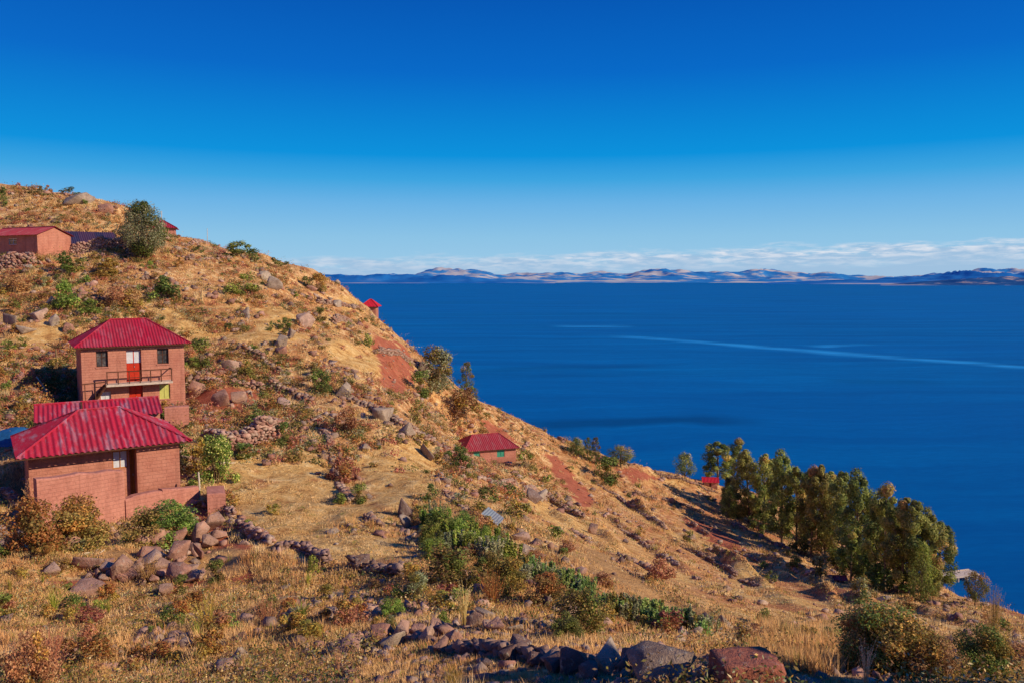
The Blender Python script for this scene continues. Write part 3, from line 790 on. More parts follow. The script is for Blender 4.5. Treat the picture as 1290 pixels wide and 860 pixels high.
TREE = {'euc': [finish_tree(*tree_proto(12, 2.05, b, n, ['euc', 'euc', 'euc', 'dark'], ['eucsunlit', 'euc', 'euc', 'euc'], .34, .17, per=350)) for b, n in ((2.2, 26), (1.4, 30), (3.4, 22), (1.0, 30), (2.0, 25), (4.0, 20), (1.6, 28))],
        'round': [finish_tree(*tree_proto(6, 2.2, 1.6, 26, ['euc', 'dark'], ['eucsunlit', 'euc'], .28, .13, shape='round', per=150)) for _ in range(2)],
        'cone': [finish_tree(*tree_proto(6, 1.15, .7, 24, ['dark', 'green'], ['green', 'olive'], .22, .1, per=110)) for _ in range(2)],
        'greytree': [finish_tree(*tree_proto(6, 2.2, .8, 40, ['grey', 'green', 'grey'], ['grey', 'grey', 'green'], .22, .14, shape='round', per=330))],
        'lush': [finish_tree(*tree_proto(7, 2.1, .6, 34, ['green', 'dark'], ['bright', 'green'], .26, .12, shape='round', per=170))]}

# rocks: convex, chipped boulders
def ico(sub):
    bm = bmesh.new(); bmesh.ops.create_icosphere(bm, subdivisions=sub, radius=1)
    V = np.array([v.co[:] for v in bm.verts]); Fq = np.array([[v.index for v in f.verts] for f in bm.faces]); bm.free()
    return V, Fq
ICO = {s: ico(s) for s in (1, 2, 3, 4)}
def rock_shape(sub, nplanes, rough, box=0.0):
    V, Fq = ICO[sub]; D = unit(V)
    N = unit(nr.normal(size=(nplanes, 3)) * np.array([1, 1, .8])); hgt = nr.uniform(.50, .95, nplanes)
    if box:
        N = np.concatenate([N, np.eye(3), -np.eye(3)]); hgt = np.concatenate([hgt + .25, np.full(6, box) * nr.uniform(.92, 1.05, 6)])
    dn = D @ N.T
    R = np.where(dn > .05, hgt / np.maximum(dn, .05), 9).min(1); R = np.minimum(R, 1.3)
    s = nr.integers(0, 99)
    nz = fbm(D[:, 0]*2.3 + D[:, 2]*1.7 + 5, D[:, 1]*2.3 - D[:, 2]*1.1 + 3, int(s), 4)
    return D * (R * (1 + rough * nz))[:, None] * 0.5 / 0.85, Fq
def hull_rock(npts, cuts, rough, flat=.8, bev=.06):
    """chipped angular stone: hull of a few scattered points, edges worn"""
    P = unit(nr.normal(size=(npts, 3))) * nr.uniform(.82, 1.0, (npts, 1)) * np.array([1, nr.uniform(.75, 1), flat])
    bm = bmesh.new()
    for q_ in P: bm.verts.new(tuple(q_))
    r_ = bmesh.ops.convex_hull(bm, input=bm.verts[:])
    bmesh.ops.delete(bm, geom=list({g_ for g_ in r_['geom_interior'] + r_['geom_unused'] if isinstance(g_, bmesh.types.BMVert) and g_.is_valid}), context='VERTS')
    if bev: bmesh.ops.bevel(bm, geom=bm.edges[:], offset=bev, segments=1, affect='EDGES', clamp_overlap=True)
    bmesh.ops.triangulate(bm, faces=bm.faces[:])
    if cuts: bmesh.ops.subdivide_edges(bm, edges=bm.edges[:], cuts=cuts, use_grid_fill=True); bmesh.ops.triangulate(bm, faces=bm.faces[:])
    bm.verts.index_update()
    V = np.array([v.co[:] for v in bm.verts]); Fq = np.array([[v.index for v in f.verts] for f in bm.faces]); bm.free()
    if rough:
        s = int(nr.integers(0, 99)); D = unit(V)
        V = V * (1 + rough*fbm(V[:, 0]*2.6 + V[:, 2]*1.9 + 5, V[:, 1]*2.6 - V[:, 2]*1.3 + 3, s, 4))[:, None]
    ext = V.max(0) - V.min(0); V = (V - (V.max(0) + V.min(0))/2) / ext
    return V, Fq
ROCK = [hull_rock(int(nr.integers(8, 13)), 2, .07, nr.uniform(.6, 1.0), .025) for i in range(16)]
ROCKME = {m: [np_mesh('rock', V, Fq, M[m]) for V, Fq in ROCK] for m in ('rock', 'rock_grey', 'rock_dark')}
STONE = [hull_rock(int(nr.integers(8, 11)), 0, 0, .85, 0) for _ in range(14)]
# ------------------------------------------------------------------ houses
class House:
    def __init__(self, key, name, label, cat='house'):
        self.L, self.ang, self.w, self.d, self.z = HOUSES[key]
        self.root = tag(empty(name, (self.L.x, self.L.y, self.z), self.ang), label, cat)
    def lx(self, u):
        a = float(ray(u, 450)[0]); dx, dy = math.cos(self.ang), math.sin(self.ang)
        return (a * self.L.y - self.L.x) / (dx - a * dy)
    def lz(self, u, v):
        Y = self.L.y + self.lx(u) * math.sin(self.ang)
        return at(u, v, Y).z - self.z
    def rect(self, u0, u1, v0, v1):
        um = (u0 + u1) / 2
        return (self.lx(u0), self.lx(u1), self.lz(um, v1), self.lz(um, v0))
def wall_mesh(mb, x0, x1, y0, y1, z0, z1, ops=(), rev=0.22):
    xs = sorted({x0, x1, *[o[0] for o in ops], *[o[1] for o in ops]}); zs = sorted({z0, z1, *[o[2] for o in ops], *[o[3] for o in ops]})
    for i in range(len(xs)-1):
        for j in range(len(zs)-1):
            cx, cz = (xs[i]+xs[i+1])/2, (zs[j]+zs[j+1])/2
            if any(o[0] < cx < o[1] and o[2] < cz < o[3] for o in ops): continue
            mb.add([(xs[i],y0,zs[j]),(xs[i+1],y0,zs[j]),(xs[i+1],y0,zs[j+1]),(xs[i],y0,zs[j+1])], [(0,1,2,3)])
    for a, b, c, d in ops:
        r = y0 + rev
        mb.add([(a,y0,c),(a,y0,d),(a,r,d),(a,r,c)], [(0,1,2,3)]); mb.add([(b,y0,c),(b,y0,d),(b,r,d),(b,r,c)], [(3,2,1,0)])
        mb.add([(a,y0,c),(b,y0,c),(b,r,c),(a,r,c)], [(3,2,1,0)]); mb.add([(a,y0,d),(b,y0,d),(b,r,d),(a,r,d)], [(0,1,2,3)])
    mb.add([(x0,y0,z0),(x0,y1,z0),(x0,y1,z1),(x0,y0,z1)], [(3,2,1,0)]); mb.add([(x1,y0,z0),(x1,y1,z0),(x1,y1,z1),(x1,y0,z1)], [(0,1,2,3)])
    mb.add([(x0,y1,z0),(x1,y1,z0),(x1,y1,z1),(x0,y1,z1)], [(3,2,1,0)]); mb.add([(x0,y0,z1),(x1,y0,z1),(x1,y1,z1),(x0,y1,z1)], [(0,1,2,3)])
def window(h, r, frame_mat, pane_mat, rev=0.2, bars=(1, 1), sill=True, y0=0.0):
    a, b, c, d = r; mb = MB(); t = 0.045; y = y0 + rev - 0.05; e = .004
    mb.box(a+e, a+t, y, y+.05, c+e, d-e); mb.box(b-t, b-e, y, y+.05, c+e, d-e); mb.box(a+t, b-t, y, y+.05, c+e, c+t); mb.box(a+t, b-t, y, y+.05, d-t, d-e)
    for k in range(bars[0]):
        x = a + (b-a)*(k+1)/(bars[0]+1); mb.box(x-.018, x+.018, y+.004, y+.046, c+t, d-t)
    for k in range(bars[1]):
        z = d - (d-c)*(k+1)/(bars[1]+1)*.8; mb.box(a+t, b-t, y+.008, y+.042, z-.015, z+.015)
    wo = mb.build('window', frame_mat, h.root)
    m2 = MB(); m2.box(a+t*.5, b-t*.5, y+.03, y+.036, c+t*.5, d-t*.5); m2.build('pane', pane_mat, wo)
    if sill:
        m3 = MB(); m3.box(a-.06, b+.06, y0-.05, y0-.003, c-.07, c-.005); m3.build('sill', M['adobe_low'], wo)
    return wo
def corr(mb, A, B, C, D, lam=0.2, amp=0.028, mi=0):
    """corrugated sheet between eave A-B and ridge C-D"""
    A, B, C, D = map(Vector, (A, B, C, D)); e = (B-A); L = e.length; e.normalize()
    upv = (C - A) - e * (C-A).dot(e); hmax = upv.length; upv.normalize(); nrm = e.cross(upv)
    tC, tD = (C-A).dot(e), (D-A).dot(e)
    n = max(8, int(L / (lam/6))); rows = 5; vs = []; fs = []
    for i in range(n+1):
        t = L*i/n
        h = hmax
        if t < tC: h = hmax*t/tC
        elif t > tD: h = hmax*(L-t)/max(L-tD, 1e-6)
        o = nrm * (amp*math.sin(2*math.pi*t/lam))
        for r in range(rows):
            f = r/(rows-1); lift = 0.006*math.sin(t*3.1 + r*2.0)
            vs.append(A + e*t + upv*(h*f) + o*(1 if r < rows-1 else .6) + nrm*lift)
    for i in range(n):
        for r in range(rows-1):
            q = i*rows + r; fs.append((q, q+rows, q+rows+1, q+1))
    mb.add(vs, fs, mi)
def hip_roof(h, ze, rise, ov, inset, mat, lam=.2, amp=.03, name='roof', cap_mat=None, x0=0, x1=None, y0=0, y1=None):
    x1 = h.w if x1 is None else x1; y1 = h.d if y1 is None else y1
    a, b, c, d = x0-ov, x1+ov, y0-ov, y1+ov; ym = (c+d)/2; R0 = (a+inset, ym, ze+rise); R1 = (b-inset, ym, ze+rise)
    mb = MB()
    corr(mb, (a,c,ze), (b,c,ze), R0, R1, lam, amp); corr(mb, (b,d,ze), (a,d,ze), R1, R0, lam, amp)
    corr(mb, (b,c,ze), (b,d,ze), R1, R1, lam, amp); corr(mb, (a,d,ze), (a,c,ze), R0, R0, lam, amp)
    ro = mb.build(name, mat, h.root, True)
    cp = MB()
    for p, q in (((a,c,ze), R0), ((b,c,ze), R1), ((a,d,ze), R0), ((b,d,ze), R1), (R0, R1)):
        cp.bar(Vector(p)+Vector((0,0,.03)), Vector(q)+Vector((0,0,.03)), .05, 6)
    cp.build('ridge_cap', cap_mat or mat, ro)
    fb = MB()
    for k in range(int((b-a)/.75)+1):
        x = a + .12 + (b-a-.24)*k/int((b-a)/.75); fb.box(x-.035, x+.035, c+.06, c+ov+.05, ze-.10, ze-.035)
    fb.box(a+.05, b-.05, c+.03, c+.055, ze-.09, ze-.035)
    fb.build('eave_beam', M['wood_dark'], ro)
    return ro
def gable_roof(h, ze, rise, ov, mat, lam=.2, amp=.03, ovg=.3):
    a, b, c, d = -ovg, h.w+ovg, -ov, h.d+ov; ym = (c+d)/2; zr = ze+rise
    mb = MB(); corr(mb, (a,c,ze), (b,c,ze), (a,ym,zr), (b,ym,zr), lam, amp); corr(mb, (b,d,ze), (a,d,ze), (b,ym,zr), (a,ym,zr), lam, amp)
    ro = mb.build('roof', mat, h.root, True)
    cp = MB(); cp.bar((a,ym,zr+.03), (b,ym,zr+.03), .06, 6); cp.build('ridge_cap', mat, ro)
    return ro
def door(h, r, mat, rev=.2, top=None, y0=0.0):
    a, b, c, d = r; mb = MB(); y = y0 + rev - .06; e = .004
    mid = (a+b)/2; dz = d if top is None else top
    mb.box(a+e, mid-.008, y, y+.05, c+e, dz-e); mb.box(mid+.008, b-e, y, y+.05, c+e, dz-e)
    for s0, s1 in ((a+.06, mid-.06), (mid+.06, b-.06)):
        mb.box(s0, s1, y-.015, y-.001, c+.1, c+(dz-c)*.45); mb.box(s0, s1, y-.015, y-.001, c+(dz-c)*.52, dz-.08)
    do = mb.build('door', mat, h.root)
    if top is not None:
        p = MB(); p.box(a+.03, mid-.03, y+.006, y+.03, top+.02, d-.03); p.box(mid+.03, b-.03, y+.006, y+.03, top+.02, d-.03); p.build('pane', M['curtain'], do)
        f = MB(); f.box(a+e, a+.028, y, y+.05, top, d-e); f.box(b-.028, b-e, y, y+.05, top, d-e); f.box(mid-.027, mid+.027, y, y+.05, top, d-.03); f.box(a+.028, b-.028, y, y+.05, d-.028, d-e)
        f.build('frame', mat, do)
    hd = MB(); hd.box(mid+.03, mid+.05, y-.05, y-.017, c+.95, c+1.05); hd.build('handle', M['metal_pole'], do)
    return do

# ---- two-storey house
h = House('E', 'adobe_house', 'two storey adobe house with crimson hipped roof, red door and a balcony')
zw = h.lz(97, 437.5) ; 
w1 = h.rect(121, 136, 442, 462); w2 = h.rect(198, 212.5, 439, 458); d1 = h.rect(159, 178, 441, 480)
zfl = d1[2]
d0 = (h.lx(161), h.lx(178.5), 0.02, 1.9); w3 = h.rect(199.5, 213, 483.5, 502); w0 = h.rect(125, 138, 493, 505)
mb = MB(); wall_mesh(mb, 0, h.w, 0, h.d, -.5, zw, [w1, w2, d1, d0, w3, w0]); mb.build('wall', M['adobe'], h.root)
window(h, w1, M['wood_dark'], M['glass']); window(h, w2, M['wood_dark'], M['glass'])
wz = window(h, w3, M['yellow_paint'], M['yellow_paint'], .12, (1, 0)); wz['label'] = 'yellow shuttered window'
window(h, w0, M['white_paint'], M['curtain'], .15, (1, 0), False)
door(h, d1, M['red_paint'], .24, d1[2] + (d1[3]-d1[2])*.58); door(h, d0, M['red_paint'], .24)
hip_roof(h, zw, h.lz(165, 402) - .12 - zw, .42, 2.5, M['roof_red'], .19, .028)
bx0, bx1 = h.lx(131), h.lx(214); mb = MB(); mb.box(bx0, bx1, -.95, -.004, zfl-.16, zfl-.02)
ba = mb.build('balcony', M['concrete'], h.root)
rl = MB(); zt = zfl + .78
for k in range(7):
    x = bx0 + .06 + (bx1-bx0-.12)*k/6; rl.box(x-.03, x+.03, -.93, -.87, zfl-.02, zt)
rl.box(bx0, bx1, -.935, -.865, zt, zt+.06); rl.box(bx0+.1, bx1-.1, -.915, -.885, zfl+.35, zfl+.39)
rl.box(bx1-.06, bx1, -.86, -.01, zt, zt+.05)
rl.build('railing', M['wood_dark'], ba)
st = MB()
sx0, sx1 = h.lx(104), h.lx(130); nst = 9
for k in range(nst):
    f = (k+.5)/nst; x = sx0*(1-f) + sx1*f; z = .35 + (zfl-.5)*f; st.box(x-.10, x+.10, -.92, -.05, z-.04, z+.02)
st.tube([(sx0, -.95, .25), (sx1, -.95, zfl-.12)], [.07, .07], 4); st.tube([(sx0, -.03, .25), (sx1, -.03, zfl-.12)], [.07, .07], 4)
so_ = st.build('staircase', M['wood_dark'], h.root)
hr = MB(); hr.tube([(sx0-.15, -.95, zfl+.12), (sx1, -.95, zfl+.18)], [.04, .04], 4)
for f in (0, .5, 1):
    hr.bar((sx0*(1-f)+sx1*f, -.95, .3+(zfl-.4)*f), (sx0*(1-f)+sx1*f, -.95, zfl+.15), .035, 4)
hr.build('handrail', M['wood_dark'], so_)

# ---- house in front of it
h = House('G', 'adobe_house', 'nearest adobe house with ribbed crimson hipped roof and white curtained window')
zw = h.lz(226, 554)
xs = h.lx(167.5)
mb = MB(); w1 = h.rect(138.5, 158.5, 570, 591); w1 = (w1[0], w1[1], w1[2]-.05, w1[3]); dd = (h.lx(158.5)+.06, xs-.02, .02, zw-.25)
wall_mesh(mb, 0, xs, .55, h.d, -.5, zw-.02, [(w1[0], w1[1], w1[2], w1[3]), dd]); wall_mesh(mb, xs, h.w, 0, h.d-.003, -.5, zw)
mb.build('wall', M['adobe'], h.root)
window(h, w1, M['wood_orange'], M['curtain'], .1, (1, 0), False, .55)
lt = MB(); lt.box(w1[0]-.15, w1[1]+.15, .50, .547, w1[3]+.01, w1[3]+.12); lt.build('lintel', M['wood_orange'], h.root)
door(h, dd, M['wood_orange'], .2, None, .55)
hip_roof(h, zw+.02, zat(513, 38.5) - h.z - zw - .12, .5, 2.75, M['roof_pink'], .25, .04)

# ---- low house between the two
h = House('F', 'adobe_house', 'low adobe house with plain gabled red roof between the two hipped houses')
zw = zat(520, 43.6) - h.z - .1
mb = MB(); wall_mesh(mb, 0, h.w, 0, h.d, -.5, zw); rise = zat(503, 45) - h.z - zw
mb.add([(h.w, 0, zw), (h.w, h.d, zw), (h.w, h.d/2, zw+rise*.88)], [(0, 1, 2)]); mb.add([(0, 0, zw), (0, h.d, zw), (0, h.d/2, zw+rise*.88)], [(2, 1, 0)])
mb.build('wall', M['adobe_low'], h.root)
ro = gable_roof(h, zw, rise, .35, M['roof_pink'], .22, .035, .12)
sm = MB(); xm = h.lx(101); sl_ = rise/(h.d/2+.35)
sm.box(xm-.04, xm+.04, -.3, -.2, zw+.03, zw+.06)
vs = [(xm-.05, -.35, zw+.045), (xm+.05, -.35, zw+.045), (xm+.05, h.d/2, zw+rise+.045), (xm-.05, h.d/2, zw+rise+.045)]
sm.add(vs, [(0, 1, 2, 3)]); sm.build('seam', M['wood_dark'], ro)

# ---- small house down the slope
h = House('H', 'adobe_house', 'small adobe house with green windows alone on the golden slope')
zw = h.lz(618, 565.5)
w1 = h.rect(596, 604.5, 566.8, 575.5); w2 = h.rect(626, 635.5, 566.3, 575)
mb = MB(); wall_mesh(mb, 0, h.w, 0, h.d, -1.2, zw, [w1, w2]); mb.build('wall', M['adobe_low'], h.root)
window(h, w1, M['green_paint'], M['green_paint'], .08, (1, 0), False); window(h, w2, M['green_paint'], M['green_paint'], .08, (1, 0), False)
hip_roof(h, zw, zat(548.5, 90) - h.z - zw + .1, .35, 1.7, M['roof_old'], .22, .03)
dr = MB(); dr.box(h.w+.003, h.w+.05, .7, 1.5, -.1, zw-.15); dr.build('door', M['white_paint'], h.root)

# ---- hilltop gabled house
h = House('A', 'adobe_house', 'long gabled adobe house with maroon roof at the left edge near the hilltop')
zw = zat(296, 84) - h.z
mb = MB(); xw = h.lx(18); w1 = (xw, h.lx(28), zw-.95, zw-.3); wall_mesh(mb, 0, h.w, 0, h.d, -1, zw, [w1]); rise = .95
mb.add([(h.w, 0, zw), (h.w, h.d, zw), (h.w, h.d/2, zw+rise*.9)], [(0, 1, 2)]); mb.add([(0, 0, zw), (0, h.d, zw), (0, h.d/2, zw+rise*.9)], [(2, 1, 0)])
mb.build('wall', M['adobe'], h.root); window(h, w1, M['white_paint'], M['glass'], .1)
gable_roof(h, zw, rise, .3, M['roof_old'], .22, .03, .25)
# ---- dark-roofed shed
h = House('B', 'shed', 'long low shed with shade-darkened tin roof behind the hilltop stone wall', 'shed')
zw = zat(307, 90) - h.z
mb = MB(); wall_mesh(mb, 0, h.w, 0, h.d, -1, zw); mb.build('wall', M['adobe_low'], h.root)
mb = MB(); corr(mb, (-.3, -.3, zw-.02), (h.w+.3, -.3, zw-.02), (-.3, h.d+.2, zat(291.5, 93)-h.z), (h.w+.3, h.d+.2, zat(291.5, 93)-h.z), .22, .03); mb.build('roof', M['roof_shaded'], h.root, True)
# ---- house behind the hilltop tree
h = House('C', 'adobe_house', 'small orange adobe house with red roof half hidden behind the hilltop tree')
zw = zat(287, 103) - h.z; mb = MB(); w1 = (h.lx(204.5), h.lx(208), zw-.85, zw-.15)
wall_mesh(mb, 0, h.w, 0, h.d, -1, zw, [w1]); mb.build('wall', M['adobe_low'], h.root); window(h, w1, M['white_paint'], M['glass'], .1, (0, 0), False)
hip_roof(h, zw, 1.05, .35, 1.7, M['roof_red'], .22, .03)
# ---- hut at the crest
h = House('I', 'stone_hut', 'little pale stone hut with bright red roof on the skyline above the lake', 'hut')
zw = zat(386.5, 127) - h.z; mb = MB(); wall_mesh(mb, 0, h.w, 0, h.d, -2, zw); mb.build('wall', M['adobe_pink'], h.root)
hip_roof(h, zw, 1.15, .45, 1.35, M['roof_bright'], .22, .03)
# ------------------------------------------------------------------ placing things
WORDS = ['first','second','third','fourth','fifth','sixth','seventh','eighth','ninth','tenth','eleventh','twelfth','thirteenth','fourteenth','fifteenth','sixteenth','seventeenth',
         'eighteenth','nineteenth','twentieth','twenty-first','twenty-second','twenty-third','twenty-fourth','twenty-fifth','twenty-sixth','twenty-seventh','twenty-eighth','twenty-ninth','thirtieth']
def dist_px(w, Y): return w * Y / F
def put(name, meshes, loc, scale, rz, label, cat, group=None, names=None, tilt=None):
    """meshes: one mesh -> one object; several -> empty with parts"""
    if not isinstance(meshes, (tuple, list)):
        o = link(name, meshes); o.location = loc; o.scale = scale; o.rotation_euler = (tilt[0] if tilt else 0, tilt[1] if tilt else 0, rz)
        return tag(o, label, cat, group)
    r = empty(name, loc, rz); r.scale = scale
    for nm, me in zip(names, meshes): link(nm, me, r)
    return tag(r, label, cat, group)
def bush(kind, u, v, wpx, hpx, label, lod=1, name='bush', cat='bush', group=None, Yfix=None):
    g = ground(u, v) if Yfix is None else Vector((float(ray(u, 450)[0])*Yfix, Yfix, 0))
    if Yfix is not None: g.z = float(gz(g.x, g.y))
    wd, ht = dist_px(wpx, g.y), dist_px(hpx, g.y)
    g.y += wd*0.25; g.z = float(gz(g.x, g.y)) - .04*ht
    return put(name, rnd.choice(BUSH[kind, lod]), g, (wd*1.05, wd*1.0, ht*1.03), rnd.uniform(0, 6.28), label, cat, group, ('foliage', 'stems'))
def twig(kind, u, v, wpx, hpx, label, group=None):
    g = ground(u, v); wd, ht = dist_px(wpx, g.y), dist_px(hpx, g.y)
    return put('twiggy_shrub', rnd.choice(TWIG[kind]), (g.x, g.y, g.z - .03), (wd, wd, ht), rnd.uniform(0, 6.28), label, 'shrub', group)
def tuft(kind, u, v, wpx, hpx, label, group=None):
    g = ground(u, v); wd, ht = dist_px(wpx, g.y), dist_px(hpx, g.y)
    return put('grass_tuft', rnd.choice(TUFT[kind]), g, (wd, wd, ht), rnd.uniform(0, 6.28), label, 'grass tuft', group)
def rock(u, v, wpx, hpx, mat, label, name='rock', group=None, sink=.26, flat=None):
    g = ground(u, v + 1); wd, ht = dist_px(wpx, g.y), dist_px(hpx, g.y)
    o = link(name, rnd.choice(ROCKME[mat])); dp = wd * rnd.uniform(.7, 1.0)
    hh = ht * (1 + sink) * 1.1
    o.location = (g.x, g.y + dp*.3, g.z + hh*(.5 - sink)); o.scale = (wd*1.08, dp, hh)
    o.rotation_euler = (rnd.uniform(-.25, .25), rnd.uniform(-.3, .3), rnd.uniform(-.5, .5))
    return tag(o, label, 'rock', group)

# ---- adobe garden walls -------------------------------------------------
def adobe_wall(pts, thick, label):
    """pts: (u, distance, row of the top edge)"""
    mb = MB(); P = []
    for u, Y, vt in pts:
        p = at(u, vt, Y); P.append((p, float(gz(p.x, p.y)) - .6))
    for (a, za), (b, zb) in zip(P, P[1:]):
        L = (b - a).to_2d().length; n = max(2, int(L/.22)); d = (b - a).to_2d().normalized(); nn = Vector((-d.y, d.x))
        if nn.y < 0: nn = -nn
        vs = []; fs = []
        for i in range(n+1):
            f = i/n; c = a.lerp(b, f); zt = c.z + (vnoise(f*L*1.6, 3.3 + a.x, 5) - .5)*.14; zz = za*(1-f) + zb*f
            j = (float(vnoise(f*L*2.2, a.y, 8)) - .5)*.06
            x0, y0 = c.x + nn.x*j, c.y + nn.y*j
            vs += [(x0 - nn.x*.04, y0 - nn.y*.04, zz), (x0, y0, float(zt) - .05), (x0 + nn.x*.05, y0 + nn.y*.05, float(zt)), (x0 + nn.x*thick, y0 + nn.y*thick, float(zt)), (x0 + nn.x*thick, y0 + nn.y*thick, zz)]
        for i in range(n):
            for q in range(4):
                fs.append((i*5+q, i*5+5+q, i*5+6+q, i*5+1+q))
        fs += [(0,1,2,3,4), tuple(n*5 + q for q in (4,3,2,1,0))]
        mb.add(vs, fs)
    o = mb.build('adobe_wall', M['adobe_low']); return tag(o, label, 'wall')
adobe_wall([(46, 32.2, 603), (100, 33.4, 596), (156.5, 34.8, 592)], .42, 'tall blank adobe garden wall left of the doorway of the nearest house')
adobe_wall([(158, 34.75, 628), (205, 36.1, 617), (250, 37.5, 611)], .40, 'low adobe garden wall behind the green bush, right of the tall wall')
adobe_wall([(261, 36.0, 621), (284, 36.3, 620)], 1.5, 'stubby adobe gate pier standing by the rubble path')
adobe_wall([(207, 49.6, 513), (238, 50.2, 511)], .5, 'short adobe wall at the right foot of the two storey house')

# ---- dry-stone walls ----------------------------------------------------
def stone_wall(pts, hgt, size, pal, label, thick=2, world=None, name='stone_wall', jit=.25, cat='wall'):
    W_ = [ground(u, v) for u, v in pts] if world is None else world
    Vs, Fs, Cs, off = [], [], [], 0
    pal = np.array(pal); tl_ = sum((b - a).length for a, b in zip(W_, W_[1:])); keepw = world is not None or hgt >= 1.5
    hs_ = hgt*(.95 if keepw else (.38 if world is None and pts[0][0] > 700 else .6)); size = size*(.85 if keepw else .66)
    for a, b in zip(W_, W_[1:]):
        a2, b2 = Vector((a.x, a.y)), Vector((b.x, b.y)); L = (b2 - a2).length; d = (b2 - a2)/max(L, 1e-6); nn = Vector((-d.y, d.x))
        n = max(1, int(L/(size*.82)))
        for i in range(n):
            hh = hs_ * (0.25 + 1.3*float(vnoise((a.x + d.x*i*size)/1.7, (a.y + d.y*i*size)/1.7, 31)))
            if not keepw and tl_ > 8 and float(vnoise((a.x + d.x*i*size)/2.6, (a.y + d.y*i*size)/2.6, 47)) < .36: continue
            lay = max(1, int(round(hh/(size*.62))))
            for l in range(lay):
                for t_ in range(thick):
                    f = (i + .5 + rnd.uniform(-jit, jit) + .5*(l % 2))/n
                    p = a2 + d*L*f + nn*((t_ - (thick-1)/2)*size*.8*(1 - .25*l/lay) + rnd.uniform(-.12, .12)*size)
                    V, Fq = STONE[rnd.randrange(14)]
                    s = size*rnd.uniform(.7, 1.35)
                    R = np.array(Euler((rnd.uniform(0, 6.3), rnd.uniform(0, 6.3), rnd.uniform(0, 6.3))).to_matrix())
                    X = (V @ R.T) * s * np.array([1.25, 1.1, .85])
                    z = float(gz(p.x, p.y)) + l*size*.60 + size*.18
                    Vs.append(X + np.array([p.x, p.y, z])); Fs.append(Fq + off); off += len(V)
                    Cs.append(np.repeat((pal[rnd.randrange(len(pal))]*rnd.uniform(.75, 1.25))[None], len(V), 0))
    me = np_mesh(name, np.concatenate(Vs), np.concatenate(Fs), M['wallstone'], np.concatenate(Cs))
    return tag(link(name, me), label, cat)
PINK = [(.50,.27,.21),(.58,.36,.29),(.40,.19,.15),(.52,.38,.31)]
GREY = [(.40,.28,.22),(.50,.37,.29),(.30,.19,.15),(.44,.25,.18),(.36,.17,.12)]
DARK = [(.24,.14,.11),(.32,.19,.14),(.18,.11,.09),(.38,.25,.19)]
stone_wall([(258,556),(285,566),(318,562),(348,556)], 1.5, .34, PINK, 'broad heap-like pink stone wall above the golden field right of the houses', 3)
stone_wall([(284,640),(296,660),(316,678),(342,686)], .65, .30, PINK, 'low pink stone wall curving from the gate pier into the field')
stone_wall([(346,694),(362,688),(385,694),(412,712)], .6, .32, [(.34,.20,.19),(.42,.27,.24),(.24,.15,.14)], 'short tumbled wall of flat purple stones at the near edge of the field')
stone_wall([(440,716),(470,718),(505,728)], .7, .4, DARK, 'row of dark stones in shade between the field and the olive bush')
stone_wall([(395,540),(414,550),(420,585),(428,612),(450,640),(478,664)], .40, .34, GREY, 'broken line of stones running down the right edge of the golden field')
stone_wall([(440,506),(470,516),(505,536),(535,552),(566,566)], .8, .5, GREY, 'rough grey stone wall slanting down towards the green-windowed house')
stone_wall([(570,572),(605,598),(640,612),(690,626),(735,652)], .75, .42, GREY, 'rubble terrace wall passing just below the green-windowed house')
stone_wall([(560,622),(585,640),(612,664)], .5, .35, GREY, 'short stony bank beside the tall green crop stand')
stone_wall([(720,668),(752,684),(790,704),(822,722)], .5, .40, GREY, 'bushy stone terrace wall beside the bare tan plot')
stone_wall([(762,648),(800,676),(840,704),(880,730)], .7, .38, GREY, 'long pale stone terrace wall in the middle of the lower slope')
stone_wall([(845,680),(880,697),(918,716),(955,738)], .8, .36, DARK, 'longest dark terrace wall of the lower slope, its shaded side towards us')
stone_wall([(862,652),(900,680),(945,700),(985,722)], .55, .36, GREY, 'stone terrace wall along the red soil strip of the lower slope')
stone_wall([(800,622),(850,632),(900,652),(950,672),(995,694)], .8, .36, DARK, 'terrace wall that runs down to the left end of the eucalyptus grove')
stone_wall([(792,586),(830,598),(868,608),(905,620)], .75, .36, DARK, 'uppermost terrace wall on the skyline left of the grove')
stone_wall([(740,600),(775,622),(812,648),(840,668)], .6, .40, GREY, 'stone terrace wall right of the red ploughed plot')
stone_wall([(400,382),(425,384),(452,390)], .9, .5, GREY, 'dark stone terrace wall on the crest left of the red-roofed hut')
stone_wall([(420,408),(445,410),(466,418)], .9, .5, GREY, 'second stone terrace wall below the crest, under the red-roofed hut')
stone_wall([(232,482),(262,480),(296,484),(332,492)], .9, .5, PINK, 'stone wall on top of the bare red bank beside the two storey house')
stone_wall([(340,488),(365,494),(392,506)], .9, .5, GREY, 'jumbled grey wall right of the bare red bank')
stone_wall([(0,340),(20,338),(42,334)], 1.5, .42, PINK, 'pink stone wall under the long gabled house at the left edge')
stone_wall(None, 1.2, .34, PINK, 'straight pink stone wall in front of the dark-roofed hilltop shed', 2, [Vector((*(at(u, 325, Y).to_2d()), 0)) for u, Y in ((88, 87.5), (120, 88.2), (158, 89))], jit=.15)
stone_wall([(228,309),(245,308),(262,308)], 1.0, .45, PINK, 'low stone wall on the skyline right of the orange hilltop house')
stone_wall([(236,328),(262,326),(288,326)], .7, .55, GREY, 'dark tumbled stones below the skyline shrubs')
stone_wall([(150,364),(180,366),(215,366)], .7, .42, GREY, 'low terrace wall behind the russet bushes near the hilltop')
stone_wall([(0,622),(18,634),(40,652)], .8, .34, GREY, 'low stone wall at the left edge under the amber bush')
stone_wall([(470,444),(500,446),(528,462)], .8, .45, GREY, 'crumbled wall along the top of the red field on the skyline')
stone_wall([(300,440),(330,452),(352,470)], .8, .5, GREY, 'rocky wall at the right edge of the upper hay field')

